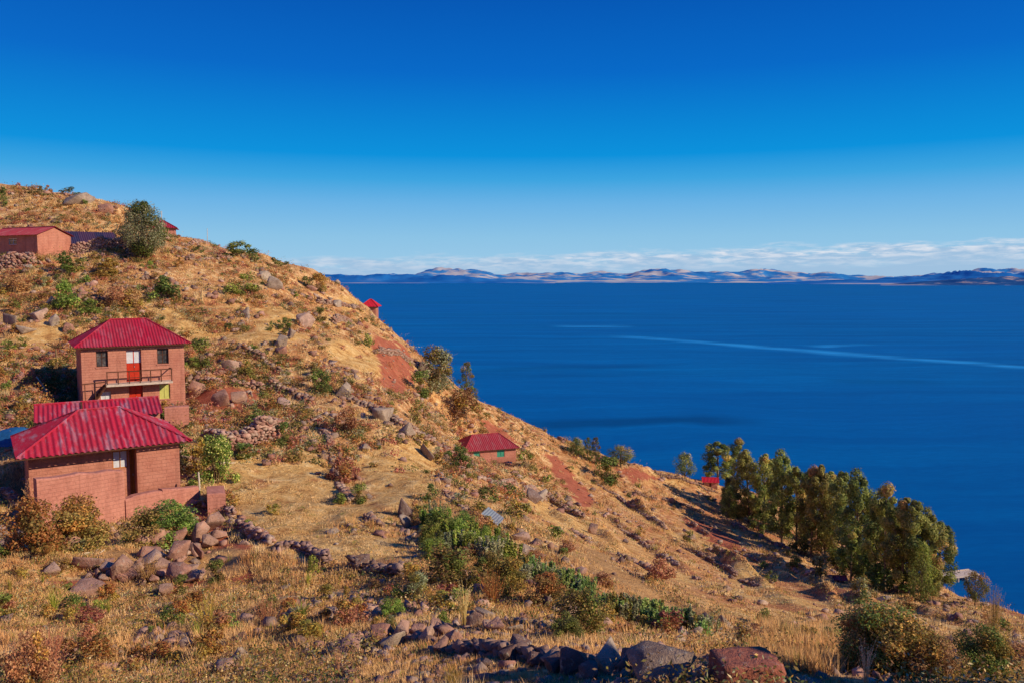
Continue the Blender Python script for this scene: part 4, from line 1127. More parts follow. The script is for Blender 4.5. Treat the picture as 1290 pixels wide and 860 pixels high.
# ---- big rocks and rubble, as they lie ---------------------------------
def ordinals(items, fmt):
    """items sorted by column; fmt takes the ordinal word"""
    items = sorted(items, key=lambda i: i[0])
    return [(it, fmt.format(WORDS[k])) for k, it in enumerate(items)]
PILE = [(264,670,25,20),(246,682,20,23),(271,678,22,11),(223,687,18,19),(211,682,12,13),(199,689,17,20),(183,688,16,16),(172,686,9,13),(225,708,27,23),(250,704,20,18),(181,704,30,15),
        (189,714,30,16),(201,722,22,15),(220,733,27,21),(243,733,18,11),(241,720,15,9),(150,732,22,28),(135,724,18,13),(107,720,32,19),(157,733,21,13),(168,722,12,10),(192,733,13,9),(208,750,16,13),(262,690,18,14)]
for (it, lb) in ordinals(PILE, '{} stone from the left in the reddish rubble pile below the nearest house'):
    rock(it[0], it[1], it[2]*1.12, it[3]*1.12, 'rock', lb, group='rubble pile below the nearest house', sink=.12)
ROWB = [(452,806,16,12),(480,808,26,20),(502,806,28,22),(528,800,22,14),(536,806,18,20),(552,796,24,12),(572,808,24,16),(556,822,22,16),(590,826,20,14),(610,824,18,18),(628,820,16,12),(612,842,14,12),(640,832,22,16),(660,822,26,18),(676,838,22,15)]
for (it, lb) in ordinals(ROWB, '{} rock from the left in the tumbled row along the bottom centre'):
    rock(it[0], it[1], it[2]*1.05, it[3]*1.05, 'rock' if it[0] < 600 else 'rock_dark', lb, group='tumbled row along the bottom centre')
BIG = [(700,848,34,26,'rock_dark'),(724,850,40,34,'rock_dark'),(766,848,44,42,'rock_grey'),(795,850,32,32,'rock_dark'),(838,864,92,44,'rock_grey'),(883,868,26,30,'rock_grey'),(742,856,26,22,'rock_dark'),(815,860,28,34,'rock_dark')]
for (it, lb) in ordinals(BIG, '{} from the left of the big bluish boulders in shade at the bottom edge'):
    rock(it[0], it[1], it[2]*.92, it[3]*1.0, it[4], lb, name='boulder', group='boulders in shade at the bottom edge')
stone_wall([(560,818),(640,826),(700,838),(760,846),(880,856)], .34, .28, DARK, 'low broken wall of dark stones behind the boulders at the bottom edge', 2)
stone_wall([(440,806),(500,806),(560,800)], .5, .30, [(.42,.22,.17),(.34,.18,.14)], 'low line of small reddish stones at the bottom, left of centre', 2)
for k_ in range(34):
    f_ = rnd.random(); uu_ = 100 + 165*f_; vv_ = 736 - 46*f_ + rnd.gauss(0, 11)
    rock(uu_, vv_, rnd.uniform(7, 14), rnd.uniform(6, 11), 'rock', 'small angular pinkish stone filling the gaps of the rubble pile below the nearest house', group='small stones of the rubble pile', sink=.15)
def block_rock():
    V, Fq = rock_shape(4, 5, .07, box=.62); me = np_mesh('boulder', V, Fq, M['rock_red'])
    g = ground(945, 872); wd = dist_px(112, g.y); o = link('boulder', me)
    o.location = (g.x, g.y + .25*wd, g.z + wd*.08); o.scale = (wd*1.06, wd*.75, wd*.62); o.rotation_euler = (0, .05, .12)
    tag(o, 'large flat-topped reddish boulder at the bottom edge, right of the bluish ones', 'boulder')
block_rock()
SINGLE = [(598,788,24,20,'rock','rounded pinkish rock beside the tall straw tuft at the bottom centre'),(626,796,26,16,'rock','split dark rock right of the rounded pinkish one'),
 (604,746,16,12,'rock','small red rock under the olive bush at the centre'),(690,764,18,14,'rock_dark','dark rock left of the amber bush in the near hedge'),(716,784,16,22,'rock','upright reddish rock under the amber bush in the near hedge'),
 (508,652,20,28,'rock_dark','tall dark rock standing alone at the right end of the golden field'),(512,664,14,18,'rock_grey','pale slab leaning below the tall dark field rock'),
 (538,576,22,16,'rock_grey','grey boulder on the bright slope left of the green-windowed house'),(457,718,22,20,'rock_dark','rounded dark rock at the near edge of the golden field'),
 (366,794,22,20,'rock','cracked red rock in front of the bright green clump'),(64,726,22,17,'rock','reddish rock with a long shadow at the left, before the rubble pile'),
 (86,694,24,20,'rock','pinkish boulder under the left amber bush'),(106,752,42,17,'rock','wide low red mound of rock left of the rubble pile'),
 (345,364,20,16,'rock_grey','tall pale rock below the skyline, upper centre'),(333,352,14,12,'rock_grey','whitish rock below the skyline shrubs'),(355,438,16,17,'rock_grey','pale upright rock among bushes right of the upper field'),
 (366,426,14,13,'rock_grey','narrow standing stone right of the upper field'),(291,470,22,18,'rock','broad pink rock above the bare red bank'),(344,545,14,16,'rock','square pink block on the end of the broad stone wall'),
 (384,412,22,19,'rock','tall reddish outcrop on the slope at the upper centre'),(310,400,10,14,'rock_grey','small pale stone at the edge of the upper hay field'),
 (11,410,22,18,'rock_grey','pale boulder at the left edge above the dark shadow'),(60,388,16,16,'rock_grey','white-topped boulder beside the bright green bush'),(46,404,20,18,'rock','reddish boulder in the left outcrop'),
 (67,410,13,15,'rock_grey','upright pale slab in the left outcrop'),(85,418,13,12,'rock','round red boulder behind the two storey roof'),(27,420,22,12,'rock_grey','flat grey boulder in the left outcrop'),
 (95,258,30,15,'rock_grey','big brown rock on the hilltop skyline at the left'),(132,268,16,12,'rock','reddish rock on the hilltop skyline'),(278,512,26,22,'rock','big red block in the bare bank'),(300,508,20,16,'rock','smaller red block at the right of the bare bank'),(246,500,22,22,'rock','red block at the left of the bare bank'),
 (748,672,14,14,'rock','pale rock on the terrace edge, mid slope'),(672,632,22,14,'rock_dark','dark rock below the green-windowed house'),(682,630,16,14,'rock_grey','grey rock beside the dark one below the green-windowed house'),
 (534,478,14,24,'rock_grey','pale slab under the big grey-green skyline bush'),(880,800,14,12,'rock_grey','round pale stone in the weeds at the lower right'),(806,782,20,8,'rock_dark','flat dark stone by the bright green crop row'),(430,500,22,20,'rock_grey','grey rock beside the dark green mid-slope bush'),
 (480,528,26,16,'rock_grey','biggest rock in the slanting grey wall'),(512,548,22,18,'rock_grey','pale rock low in the slanting grey wall')]
for u, v, a, b, m, lb in SINGLE: rock(u, v, a, b, m, lb)

# ---- named bushes -------------------------------------------------------
B = bush
B('amber', 16, 632, 80, 82, 'large amber bush at the left edge before the nearest house', 2, Yfix=27)
B('amber', 76, 640, 80, 72, 'large reddish amber bush covering the left wall of the nearest house', 2, Yfix=29)
B('amber', 84, 696, 84, 56, 'straggly amber bush under the tall garden wall', 2)
B('amber', 30, 672, 50, 34, 'small dark amber bush at the left edge, near the low stone wall', 1)
B('olive', 176, 686, 72, 46, 'left half of the olive green bush below the garden wall', 2)
B('green', 214, 684, 76, 54, 'spreading green bush between the rubble pile and the garden wall', 2)
B('flower', 262, 632, 58, 66, 'green bush dotted with yellow flowers right of the nearest house', 2, Yfix=40)
B('amber', 243, 600, 36, 46, 'amber bush squeezed against the right wall of the nearest house', 1, Yfix=42)
B('bright', 82, 394, 40, 42, 'bright green bush on the slope at the upper left', 1)
B('bright', 108, 401, 30, 22, 'low bright green bush right of the larger one, upper left', 1)
B('olive', 85, 348, 44, 28, 'olive bush under the long gabled house', 1)
B('amber', 128, 352, 40, 24, 'amber bush below the hilltop stone wall', 1)
B('dark', 208, 382, 44, 34, 'round dark olive bush below the hilltop tree', 1)
B('russet', 140, 394, 46, 34, 'russet bush in the middle of the upper left slope', 1)
B('russet', 165, 390, 30, 28, 'smaller russet bush right of its twin, upper left slope', 1)
B('russet', 12, 374, 40, 30, 'russet bush at the left edge below the pink stone wall', 1)
B('green', 302, 374, 44, 30, 'dark green bush below the skyline, right of the hilltop tree', 1)
B('dark', 296, 326, 42, 20, 'wide dark green shrub on the skyline right of the hilltop houses', 1)
B('dark', 316, 330, 26, 16, 'lower dark shrub on the skyline beside the wide one', 0)
B('dark', 346, 338, 22, 14, 'grey-green shrub on the falling skyline', 0)
B('amber', 400, 368, 24, 26, 'brown bush standing up on the skyline against the lake', 1)
B('dark', 388, 364, 18, 16, 'dark bush left of the brown skyline bush', 0)
B('dark', 84, 246, 24, 10, 'dark shrub on the hilltop behind the big brown rock', 0)
B('dark', 44, 248, 28, 8, 'flat dark shrub on the hilltop at the left', 0)
B('dark', 2, 262, 14, 26, 'tall dark shrub cut by the left edge on the hilltop', 0)
B('olive', 251, 466, 42, 38, 'olive bush right of the two storey house', 1)
B('green', 240, 466, 20, 16, 'small green bush touching the right wall of the two storey house', 1)
B('olive', 320, 544, 48, 28, 'olive bush above the broad pink stone wall', 1)
B('olive', 302, 580, 40, 20, 'low olive bush in front of the broad pink stone wall', 1)
B('olive', 356, 560, 24, 28, 'brownish bush at the right end of the broad stone wall', 1)
B('dark', 402, 496, 38, 32, 'dark green bush in the middle of the rocky slope', 1)
B('dark', 358, 416, 22, 16, 'dark green bush right of the upper hay field', 1)
B('olive', 402, 406, 18, 18, 'round olive bush below the crest wall', 1)
B('bright', 464, 438, 14, 20, 'little bright green bush at the top of the red field', 0)
B('russet', 433, 548, 36, 40, 'purplish russet bush in the middle of the slope', 1)
B('russet', 432, 608, 44, 40, 'russet bush beside the broken line of stones', 1)
B('olive', 452, 634, 34, 24, 'olive bush at the bottom of the broken line of stones', 1)
B('grey', 548, 500, 62, 58, 'large grey-green bush on the skyline above the lake', 2)
B('olive', 530, 500, 40, 34, 'olive bush left of the large grey-green skyline bush', 1)
B('russet', 581, 534, 46, 44, 'brown bush between the skyline tree and the green-windowed house', 1)
B('olive', 523, 532, 22, 20, 'small olive bush under the skyline bushes', 0)
B('dark', 578, 590, 34, 30, 'dark green bush at the left wall of the green-windowed house', 1)
B('olive', 664, 590, 24, 26, 'olive bush at the right wall of the green-windowed house', 0)
B('olive', 768, 612, 48, 34, 'grey olive bush between the red ploughed plot and the skyline trees', 1)
B('olive', 566, 744, 96, 62, 'large olive bush below the green crop stand', 2)
B('olive', 612, 736, 50, 44, 'brownish olive bush right of the large olive one', 2)
B('amber', 640, 752, 60, 52, 'amber weedy bush in the near hedge, left part', 2)
B('amber', 690, 764, 60, 44, 'amber weedy bush in the middle of the near hedge', 2)
B('olive', 734, 800, 80, 66, 'large olive and amber bush at the right of the near hedge', 2)
B('dark', 716, 806, 50, 34, 'dark green bush at the foot of the near hedge', 2)
B('grey', 523, 756, 42, 42, 'blue-green leafy plant before the large olive bush', 2)
B('bright', 490, 780, 36, 28, 'low lime leaved bush among the bottom rocks', 2)
B('bright', 560, 786, 24, 18, 'small bright green plant near the tall straw tuft', 1)
B('bright', 392, 722, 20, 26, 'yellow-green bush at the tumbled purple stones', 1)
B('scrubby', 1150, 876, 150, 104, 'large leafy shrub at the bottom right corner area', 3, Yfix=9.6)
B('scrubby', 1112, 872, 80, 90, 'olive flank of the leafy shrub at the bottom right', 3, Yfix=9.9)
B('brownish', 1200, 876, 80, 70, 'brown bush right of the leafy shrub along the bottom edge', 3, Yfix=9.4)
B('scrubby', 1272, 876, 84, 84, 'green shrub in the bottom right corner', 3, Yfix=9.8)
B('russet', 6, 872, 70, 100, 'reddish bare-twigged bush in the bottom left corner', 2, Yfix=13)
B('olive', 1004, 716, 26, 22, 'pale olive bush before the trunks of the grove', 1)
B('grey', 1036, 726, 30, 34, 'grey-green bush at the front foot of the grove', 1)
B('grey', 1090, 752, 34, 28, 'grey bush at the right foot of the grove', 1)
B('olive', 868, 684, 18, 16, 'round olive bush on the terraces above the tall shaded wall', 0)
B('russet', 715, 700, 28, 22, 'brown bush at the lower edge of the tan plot', 1)
B('russet', 762, 740, 30, 24, 'russet bush by the tan plot, just above the green crop row', 1)
for u, v, wd, ht, k, lb in [(380,784,36,32,'bright','bright lime green clump beside the cracked red rock')]:
    tuft('bright', u, v, wd, ht, lb)
tuft('straw', 585, 790, 34, 66, 'tallest pale straw tuft, bottom centre before the olive bush')
tuft('straw', 426, 852, 16, 48, 'thin upright straw tuft at the bottom left of centre')
tuft('straw', 308, 850, 9, 44, 'thin straw stalks standing alone at the bottom, left of centre')
tuft('straw', 40, 642, 24, 46, 'pale dry grass tuft before the amber bushes at the left')
tuft('straw', 1090, 868, 30, 70, 'tall dry stalks beside the leafy shrub at the bottom right')
for (it, lb) in ordinals([(12,746,14,22),(54,738,10,18),(68,770,26,34),(137,772,12,18),(203,798,12,20),(248,804,24,26),(260,814,12,14),(344,866,26,20),(388,738,14,22)], '{} from the left of the yellow-green grass tufts in the foreground'):
    tuft('lime', *it, lb, 'yellow-green grass tufts in the foreground')
twig('russet', 336, 786, 44, 46, 'pale bare twiggy shrub left of the bright lime clump')
twig('russet', 188, 732, 36, 40, 'bare twiggy weed in front of the rubble pile')
twig('amber', 262, 790, 60, 44, 'brown twiggy shrub in the foreground, left of centre')
twig('russet', 60, 850, 80, 70, 'reddish twiggy shrub at the bottom left')
twig('amber', 620, 760, 40, 50, 'twiggy brown weeds right of the tall straw tuft')
twig('amber', 572, 866, 34, 44, 'twiggy seed stalks at the bottom edge, centre')
twig('olive', 1252, 800, 26, 70, 'tall leafy stem standing above the bottom right shrubs')

# ---- crops: clumps of tall stalks --------------------------------------
def stalks(kind, poly, n, hm, label, group, seed):
    r = random.Random(seed); us = [p[0] for p in poly]; vs_ = [p[1] for p in poly]; k = 0
    while k < n:
        u, v = r.uniform(min(us), max(us)), r.uniform(min(vs_), max(vs_))
        if not inpoly(np.array([u]), np.array([v]), poly)[0]: continue
        g = ground(u, v); s = r.uniform(.8, 1.2)
        put('crop_plant', r.choice(STALK[kind]), (g.x, g.y, g.z), (s*hm*r.uniform(.6, 1.1), s*hm*r.uniform(.6, 1.1), s*hm*r.uniform(.6, 1.05)), r.uniform(0, 6.28), label, 'crop plant', group, ('leaves', 'stalks')); k += 1
stalks('green', [(532,668),(552,655),(580,662),(645,700),(640,712),(590,704),(530,694)], 34, 1.05, 'tall green leafy stalk clump in the crop stand left of the blue-grey tin sheet', 'green crop stand', 3)
stalks('bright', [(655,712),(680,716),(740,748),(800,770),(870,788),(905,800),(860,800),(790,785),(730,762),(660,728)], 95, .58, 'bright green crop plant in the long row beside the tan plot', 'bright green crop row', 4)

for (it, lb) in ordinals([(540,690,36,40),(556,672,34,40),(574,688,40,38),(592,700,38,34),(588,676,36,36),(610,692,36,34),(628,706,38,30),(546,706,40,30)], '{} from the left of the rounded green shrubs beside the tin sheet'):
    bush(['green', 'grey', 'bright', 'olive'][int(it[0]) % 4], *it, lb, 2, group='rounded green shrubs in the crop stand')
# ---- trees --------------------------------------------------------------
def tree(kind, u, v, hpx, wpx, label, name='tree', cat='tree', group=None, H=12.0, Wd=3.8, Yfix=None, i=None):
    g = ground(u, v) if Yfix is None else Vector((float(ray(u, 450)[0])*Yfix, Yfix, 0)); g.z = float(gz(g.x, g.y))
    sh = dist_px(hpx, g.y)/H; sw = dist_px(wpx, g.y)/Wd
    P = TREE[kind]; me = P[rnd.randrange(len(P)) if i is None else i % len(P)]
    return put(name, me, g, (sw, sw, sh), rnd.uniform(-.5, .5), label, cat, group, ('crown', 'trunk'))
GROVE = [(904,606,54,34),(929,616,62,28),(917,642,42,22),(944,658,90,34),(962,670,98,32),(985,684,112,40),(1003,692,104,34),(1022,702,112,34),(1040,708,120,38),(1060,718,124,42),
         (1080,729,132,46),(1101,736,104,36),(1114,742,130,44),(1136,748,122,42),(1151,752,122,44),(1168,752,108,40),(1182,747,92,36),(1198,741,76,30),(975,662,84,30),(1045,692,98,34),(1091,716,96,36),(1126,730,98,36),(1015,680,88,30)]
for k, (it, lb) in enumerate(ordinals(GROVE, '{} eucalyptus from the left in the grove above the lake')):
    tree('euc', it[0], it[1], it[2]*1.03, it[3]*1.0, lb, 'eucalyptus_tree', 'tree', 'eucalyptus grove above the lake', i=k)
for (it, lb) in ordinals([(932,656,18,30),(958,674,24,36),(1010,702,24,34),(1060,722,30,44),(1088,736,38,50),(1112,745,38,50),(1136,752,36,50),(1175,752,34,40)], '{} from the left of the dark bushes growing under the eucalyptus grove'):
    bush('dark', it[0], it[1] - 3, it[3], it[2], lb, 1, group='dark bushes under the grove')
tree('lush', 1160, 757, 74, 32, 'bright green leafy tree in front of the right end of the grove', H=7, Wd=4.2)
tree('round', 1228, 764, 44, 30, 'small round tree at the shore right of the grove', H=6, Wd=4.4)
tree('lush', 918, 652, 40, 22, 'small dark green tree at the left foot of the grove', H=7, Wd=4.2)
tree('euc', 1072, 732, 62, 30, 'young low eucalyptus with pale trunk at the front of the grove')
tree('round', 863, 604, 33, 25, 'single small tree on the skyline left of the grove', H=6, Wd=4.4)
tree('cone', 588, 502, 46, 20, 'small pointed tree on the skyline beside the grey-green bush', H=6, Wd=2.3)
tree('cone', 597, 506, 18, 12, 'tiny pointed tree right of the small pointed one', H=6, Wd=2.3)
tree('round', 727, 576, 24, 22, 'leftmost of the small skyline trees above the red plot', H=6, Wd=4.4)
tree('cone', 740, 580, 30, 12, 'narrow dark tree, second of the small skyline trees', H=6, Wd=2.3)
tree('cone', 750, 584, 34, 14, 'brightest green tree, third of the small skyline trees', H=6, Wd=2.3)
tree('round', 782, 588, 26, 32, 'rounded bushy tree alone on the skyline right of the green trees', H=6, Wd=4.4)
tree('greytree', 180, 327, 68, 54, 'grey-green tree beside the hilltop houses', H=6, Wd=4.4)

# ---- odds and ends ------------------------------------------------------
def tin_sheet():
    g = ground(620, 662); mb = MB(); wd = dist_px(25, g.y)
    corr(mb, (-wd*.5, -.35, 0.25), (wd*.5, -.35, -.1), (-wd*.5, .4, .38), (wd*.5, .4, .03), .12, .016)
    o = mb.build('tin_sheet', M['tin'], None, True); o.location = (g.x, g.y, g.z + .32); o.rotation_euler = (0, .12, -.35)
    tag(o, 'blue-grey corrugated tin sheet lying on the slope beside the green crops', 'tin sheet')
tin_sheet()
def tarp():
    n = 16; g = ground(12, 556); wd = 2.2; V = []; Fq = []
    for j in range(n):
        for i in range(n):
            x, y = i/(n-1)*2-1, j/(n-1)*2-1; q = max(abs(x), abs(y))
            z = .75*(1 - q**3) + .10*float(fbm(np.array(x*2.3+4), np.array(y*2.3), 61, 3))*(1-q*.5)
            V.append((x*wd*.5, y*wd*.4, z + float(gz(g.x + x*wd*.5, g.y + y*wd*.4) - g.z)))
    for j in range(n-1):
        for i in range(n-1): q = j*n+i; Fq.append((q, q+1, q+n+1, q+n))
    me = np_mesh('tarpaulin', V, Fq, M['tarp'], smooth=True); o = link('tarpaulin', me); o.location = g
    tag(o, 'blue tarpaulin over a heap at the left edge beside the nearest roof', 'tarpaulin')
tarp()
def leaning(u0, v0, u1, v1, label, r=.06, name='wooden_pole', mat='pale_wood'):
    g = ground(u0, v0); p = at(u1, v1, g.y + .3); mb = MB(); d = p - g
    mb.tube([(0, 0, -.25), tuple(d*.5 + Vector((.03, 0, .02))), tuple(d)], [r, r*.9, r*.75], 7)
    for k in (.35, .7): mb.bar(d*k, d*k + Vector((.10, .02, .10)), r*.4, 5, r*.15)
    o = mb.build(name, M[mat], None, True); o.location = g; tag(o, label, 'pole')
leaning(66, 505, 46, 474, 'long pale pole leaning left above the low red roof')
leaning(41, 513, 32, 501, 'short pale pole leaning beside the low red roof')
leaning(251, 628, 250, 594, 'thin pale post standing in the yellow-flowered bush', .05)
leaning(203, 300, 203.5, 266, 'thin power pole rising behind the hilltop tree', .07, 'utility_pole', 'metal_pole')
leaning(261, 308, 261, 288, 'short thin pole on the skyline wall right of the hilltop houses', .05, 'utility_pole', 'metal_pole')
def log(u0, v0, u1, v1, label, r=.07):
    a, b = ground(u0, v0), ground(u1, v1); mb = MB(); d = b - a
    P = [Vector((0, 0, r*.6)) + d*f + Vector((0, 0, float(gz(a.x + d.x*f, a.y + d.y*f) - (a.z + d.z*f)) + .05*math.sin(f*7))) for f in (0, .25, .5, .75, 1)]
    mb.tube(P, [r, r*.95, r*.85, r*.75, r*.5], 7); mb.bar(P[2], P[2] + Vector((.25, -.1, .22)), r*.4, 5, r*.15)
    o = mb.build('log', M['pale_wood'], None, True); o.location = a; tag(o, label, 'log')
log(193, 694, 240, 690, 'pale branch lying between the green bush and the rubble pile')
log(102, 700, 132, 694, 'thin pale branch on the ground left of the rubble pile', .05)
log(272, 586, 296, 584, 'pale log at the foot of the broad pink stone wall')
def plant_stalk(u, v, hpx):
    g = ground(u, v); ht = dist_px(hpx, g.y); mb = MB()
    mb.tube([(0, 0, -.1), (.03, 0, ht*.55), (.0, 0, ht*.72)], [.09, .07, .05], 7)
    for k in range(22):
        a = k*2.4; q = rnd.uniform(.25, .5)*ht; z0 = ht*.7
        e = Vector((math.cos(a)*q*.8, math.sin(a)*q*.8, z0 + rnd.uniform(-.05, .38)*ht)); s = Vector((-math.sin(a), math.cos(a), 0))*.05
        mb.add([Vector((0, 0, z0)) - s*.4, Vector((0, 0, z0)) + s*.4, e*.55 + Vector((0, 0, z0*.45 + .05)) + s, e, e*.55 + Vector((0, 0, z0*.45 + .05)) - s], [(0, 1, 2, 3, 4)])
    o = mb.build('spiky_plant', M['twig']); o.location = g; tag(o, 'dark spiky-headed plant in the shadow left of the two storey house', 'plant')
plant_stalk(71, 462, 34)
def small_roof(key, u, v, wpx, hpx, mat, label, wall='adobe_low'):
    g = ground(u, v); wd = dist_px(wpx, g.y); ht = dist_px(hpx, g.y)
    HOUSES[key] = (Vector((g.x - wd/2, g.y)), -.15, wd, wd*.8, g.z)
    h = House(key, 'adobe_house', label); mb = MB(); wall_mesh(mb, 0, h.w, 0, h.d, -1, ht*.6, [(wd*.4, wd*.55, 0, ht*.5)]); mb.build('wall', M[wall], h.root)
    d = MB(); d.box(wd*.405, wd*.545, .10, .14, .0, ht*.49); d.build('door', M['wood_dark'], h.root)
    gable_roof(h, ht*.6, ht*.4, .25, M[mat], .22, .03)
small_roof('J', 895, 613, 17, 11, 'roof_bright', 'tiny house with bright red roof behind the left trees of the grove')
small_roof('K', 1056, 733, 14, 7, 'roof_old', 'little pink-roofed house half hidden at the front foot of the grove')
def jetty():
    a = wpt(1176, 733); b = wpt(1227, 727); A_, B_ = Vector((*a, 0)), Vector((*b, 0)); d = (B_ - A_); L = d.length
    r = tag(empty('jetty', (A_.x, A_.y, 0), math.atan2(d.y, d.x)), 'concrete jetty reaching into the lake beyond the right end of the grove', 'jetty')
    m = MB(); m.box(0, L, -1.1, 1.1, .75, 1.05); m.build('deck', M['concrete'], r)
    for k in range(5):
        x = .4 + (L-.8)*k/4
        for y in (-.85, .85):
            q = MB(); q.bar((x, y, -2), (x, y, .747), .16, 8); q.build('pile', M['concrete'], r)
    q = MB(); q.box(L*.2, L*.98, .95, 1.02, 1.055, 1.2); q.build('kerb', M['concrete'], r)
jetty()
# ------------------------------------------------------------------ scattered shrubs and rocks (one object each), ground cover
def region(u, v):
    if v < 345 and u < 380: return 'near the hilltop houses'
    if u < 250 and v < 470: return 'on the upper left slope above the two storey house'
    if u < 290: return 'in the left foreground around the nearest house' if v < 730 else 'in the bottom left foreground'
    if u < 600 and v < 470: return 'on the rocky slope below the skyline'
    if u < 560 and v < 700: return 'around the golden field in the middle'
    if u < 800 and v < 700: return 'on the terraces round the green-windowed house'
    if v > 775: return 'in the weedy strip along the bottom edge'
    return 'on the long lower slope before the grove'
def image_points(n, seed, v0=236, v1=900, u0=-120, u1=1410):
    r = np.random.default_rng(seed)
    u = r.uniform(u0, u1, n); v = r.uniform(v0, v1, n); Y = hit(u, v); ok = ~np.isnan(Y) & (Y < 160)
    u, v, Y = u[ok], v[ok], Y[ok]; a, _ = ray(u, v); x = a*Y
    return u, v, x, Y, gz(x, Y)
def in_house(x, y, m=.3):
    res = np.zeros(np.shape(x), bool)
    for (L, ang, wd, d, z) in HOUSES.values():
        c, s = math.cos(ang), math.sin(ang); lx = (x - L.x)*c + (y - L.y)*s; ly = -(x - L.x)*s + (y - L.y)*c
        res |= (lx > -m) & (lx < wd + m) & (ly > -m) & (ly < d + m)
    return res
def scatter_ok(u, v, x, Y, wild_p=1.0, short_p=.04, red_p=.08):
    s, rr, pl = zlook(ZS, x, Y), zlook(ZR, x, Y), zlook(ZP, x, Y)
    p = np.where(s > .5, short_p, wild_p); p = np.where(rr > .5, red_p, p); p = np.where(pl > .5, red_p, p)
    return (nr.random(len(u)) < p) & ~in_house(x, Y)
u, v, x, Y, z = image_points(2600, 91, u0=-20, u1=1300, v1=862)
clump = fbm(x/6.0, Y/6.0, 55, 3)
ok = scatter_ok(u, v, x, Y) & (clump > -0.12) & (Y > 14.5)
u, v, x, Y, z = (q[ok] for q in (u, v, x, Y, z)); cnt = 0
SHR = {'olive': 'small olive shrub', 'green': 'small green shrub', 'amber': 'small amber brown shrub', 'russet': 'small russet shrub', 'grey': 'small grey-green shrub', 'dark': 'small dark green shrub'}
for i in range(len(u)):
    if cnt >= 285: break
    kd = rnd.choices(list(SHR), [4, 1.2, 4, 4, 1.3, 1.6] if Y[i] > 36 else [2.5, .35, 4.5, 3, .8, .15])[0]
    s = rnd.uniform(.55, 1.5) * (0.62 if Y[i] < 30 else 1)
    lod = 1 if Y[i] < 35 else 0
    fo = rnd.choice(BUSH[kd, lod])[0]
    put('shrub', fo, (x[i], Y[i], z[i] - .05), (s, s, s*rnd.uniform(.6, .95)), rnd.uniform(0, 6.28), SHR[kd] + ' ' + region(u[i], v[i]), 'shrub', SHR[kd] + 's ' + region(u[i], v[i])); cnt += 1
u, v, x, Y, z = image_points(2600, 92, u0=-20, u1=1300, v1=862)
cl = fbm(x/5.0 + 40, Y/5.0, 56, 3); ok = scatter_ok(u, v, x, Y) & (cl > 0.02)
u, v, x, Y, z = (q[ok] for q in (u, v, x, Y, z)); cnt = 0
for i in range(len(u)):
    if cnt >= 165: break
    s = (.32 + .75*rnd.random()**2) * (0.55 if Y[i] < 30 else 1) * (1.25 if Y[i] > 55 else 1)
    mt = rnd.choices(['rock', 'rock_grey', 'rock_dark'], [4, 5, 1])[0]; nm = {'rock': 'reddish', 'rock_grey': 'pale grey', 'rock_dark': 'dark'}[mt]
    o = link('rock', rnd.choice(ROCKME[mt])); o.location = (x[i], Y[i], z[i] + .10*s); o.scale = (s*rnd.uniform(.8, 1.2), s*rnd.uniform(.7, 1.1), s*rnd.uniform(.6, 1.05)); o.rotation_euler = (rnd.uniform(-.4, .4), rnd.uniform(-.4, .4), rnd.uniform(0, 6.28))
    tag(o, 'loose ' + nm + ' rock ' + region(u[i], v[i]), 'rock', 'loose ' + nm + ' rocks ' + region(u[i], v[i])); cnt += 1

# gravel and small stones: nobody could count them
u, v, x, Y, z = image_points(20000, 93)
cl = fbm(x/4.0 + 40, Y/4.0, 57, 3); ok = scatter_ok(u, v, x, Y, 1, .08, .30) & (cl > -.02); x, Y, z = x[ok], Y[ok], z[ok]
Vs, Fs, Cs, off = [], [], [], 0; pal = np.array(PINK + GREY)
for i in range(len(x)):
    V, Fq = STONE[rnd.randrange(14)]; s = (.05 + .24*rnd.random()**2.5) * (1 + Y[i]/45) * (.55 if Y[i] < 17 else 1)
    a = rnd.uniform(0, 6.28); R = np.array(Euler((rnd.uniform(0, 6), rnd.uniform(0, 6), a)).to_matrix())
    Vs.append((V @ R.T)*s*np.array([1.1, 1, .8]) + np.array([x[i], Y[i], z[i] + s*.15])); Fs.append(Fq + off); off += len(V); Cs.append(np.repeat((pal[rnd.randrange(len(pal))]*rnd.uniform(.6, 1.15))[None], len(V), 0))
tag(link('gravel', np_mesh('gravel', np.concatenate(Vs), np.concatenate(Fs), M['wallstone'], np.concatenate(Cs))), 'small loose stones strewn over the whole hillside', 'stones', kind='stuff')

# low scrub
u, v, x, Y, z = image_points(24000, 94)
cl = fbm(x/3.5, Y/3.5, 58, 3); ok = (scatter_ok(u, v, x, Y, .9, .05, .08) & (cl > -.04)) | ((zlook(ZT, x, Y) > .6) & (nr.random(len(u)) < .75)); x, Y, z = x[ok], Y[ok], z[ok]
cls = []
for i in range(len(x)):
    s = (.09 + .28*rnd.random()**1.6) * (1 + Y[i]/60) * (1.5 if Y[i] > 48 and x[i] < -.1*Y[i] and zlook(ZT, x[i], Y[i]) < .5 else 1); cls.append(((x[i], Y[i], z[i] + s*.35), (s*1.2, s*1.2, s*.75), rnd.choices(['olive', 'amber', 'russet', 'dark', 'grey', 'straw'], [4, 4, 5, 2.5, 1.5, 2])[0]))
Vs, Fs, Cs, off = [], [], [], 0
for c, r, pal_ in cls:
    yy = c[1]; L = .045 + yy*.0013
    V, Fq, C = clumps_to_leaves([(c, r, pal_)], -22, L, L*.5, None)
    Vs.append(V); Fs.append(Fq + off); Cs.append(C); off += len(V)
tag(link('scrub', np_mesh('scrub', np.concatenate(Vs), np.concatenate(Fs), M['leaf'], np.concatenate(Cs))), 'low dry scrub covering the hillside between the bushes', 'scrub', kind='stuff')

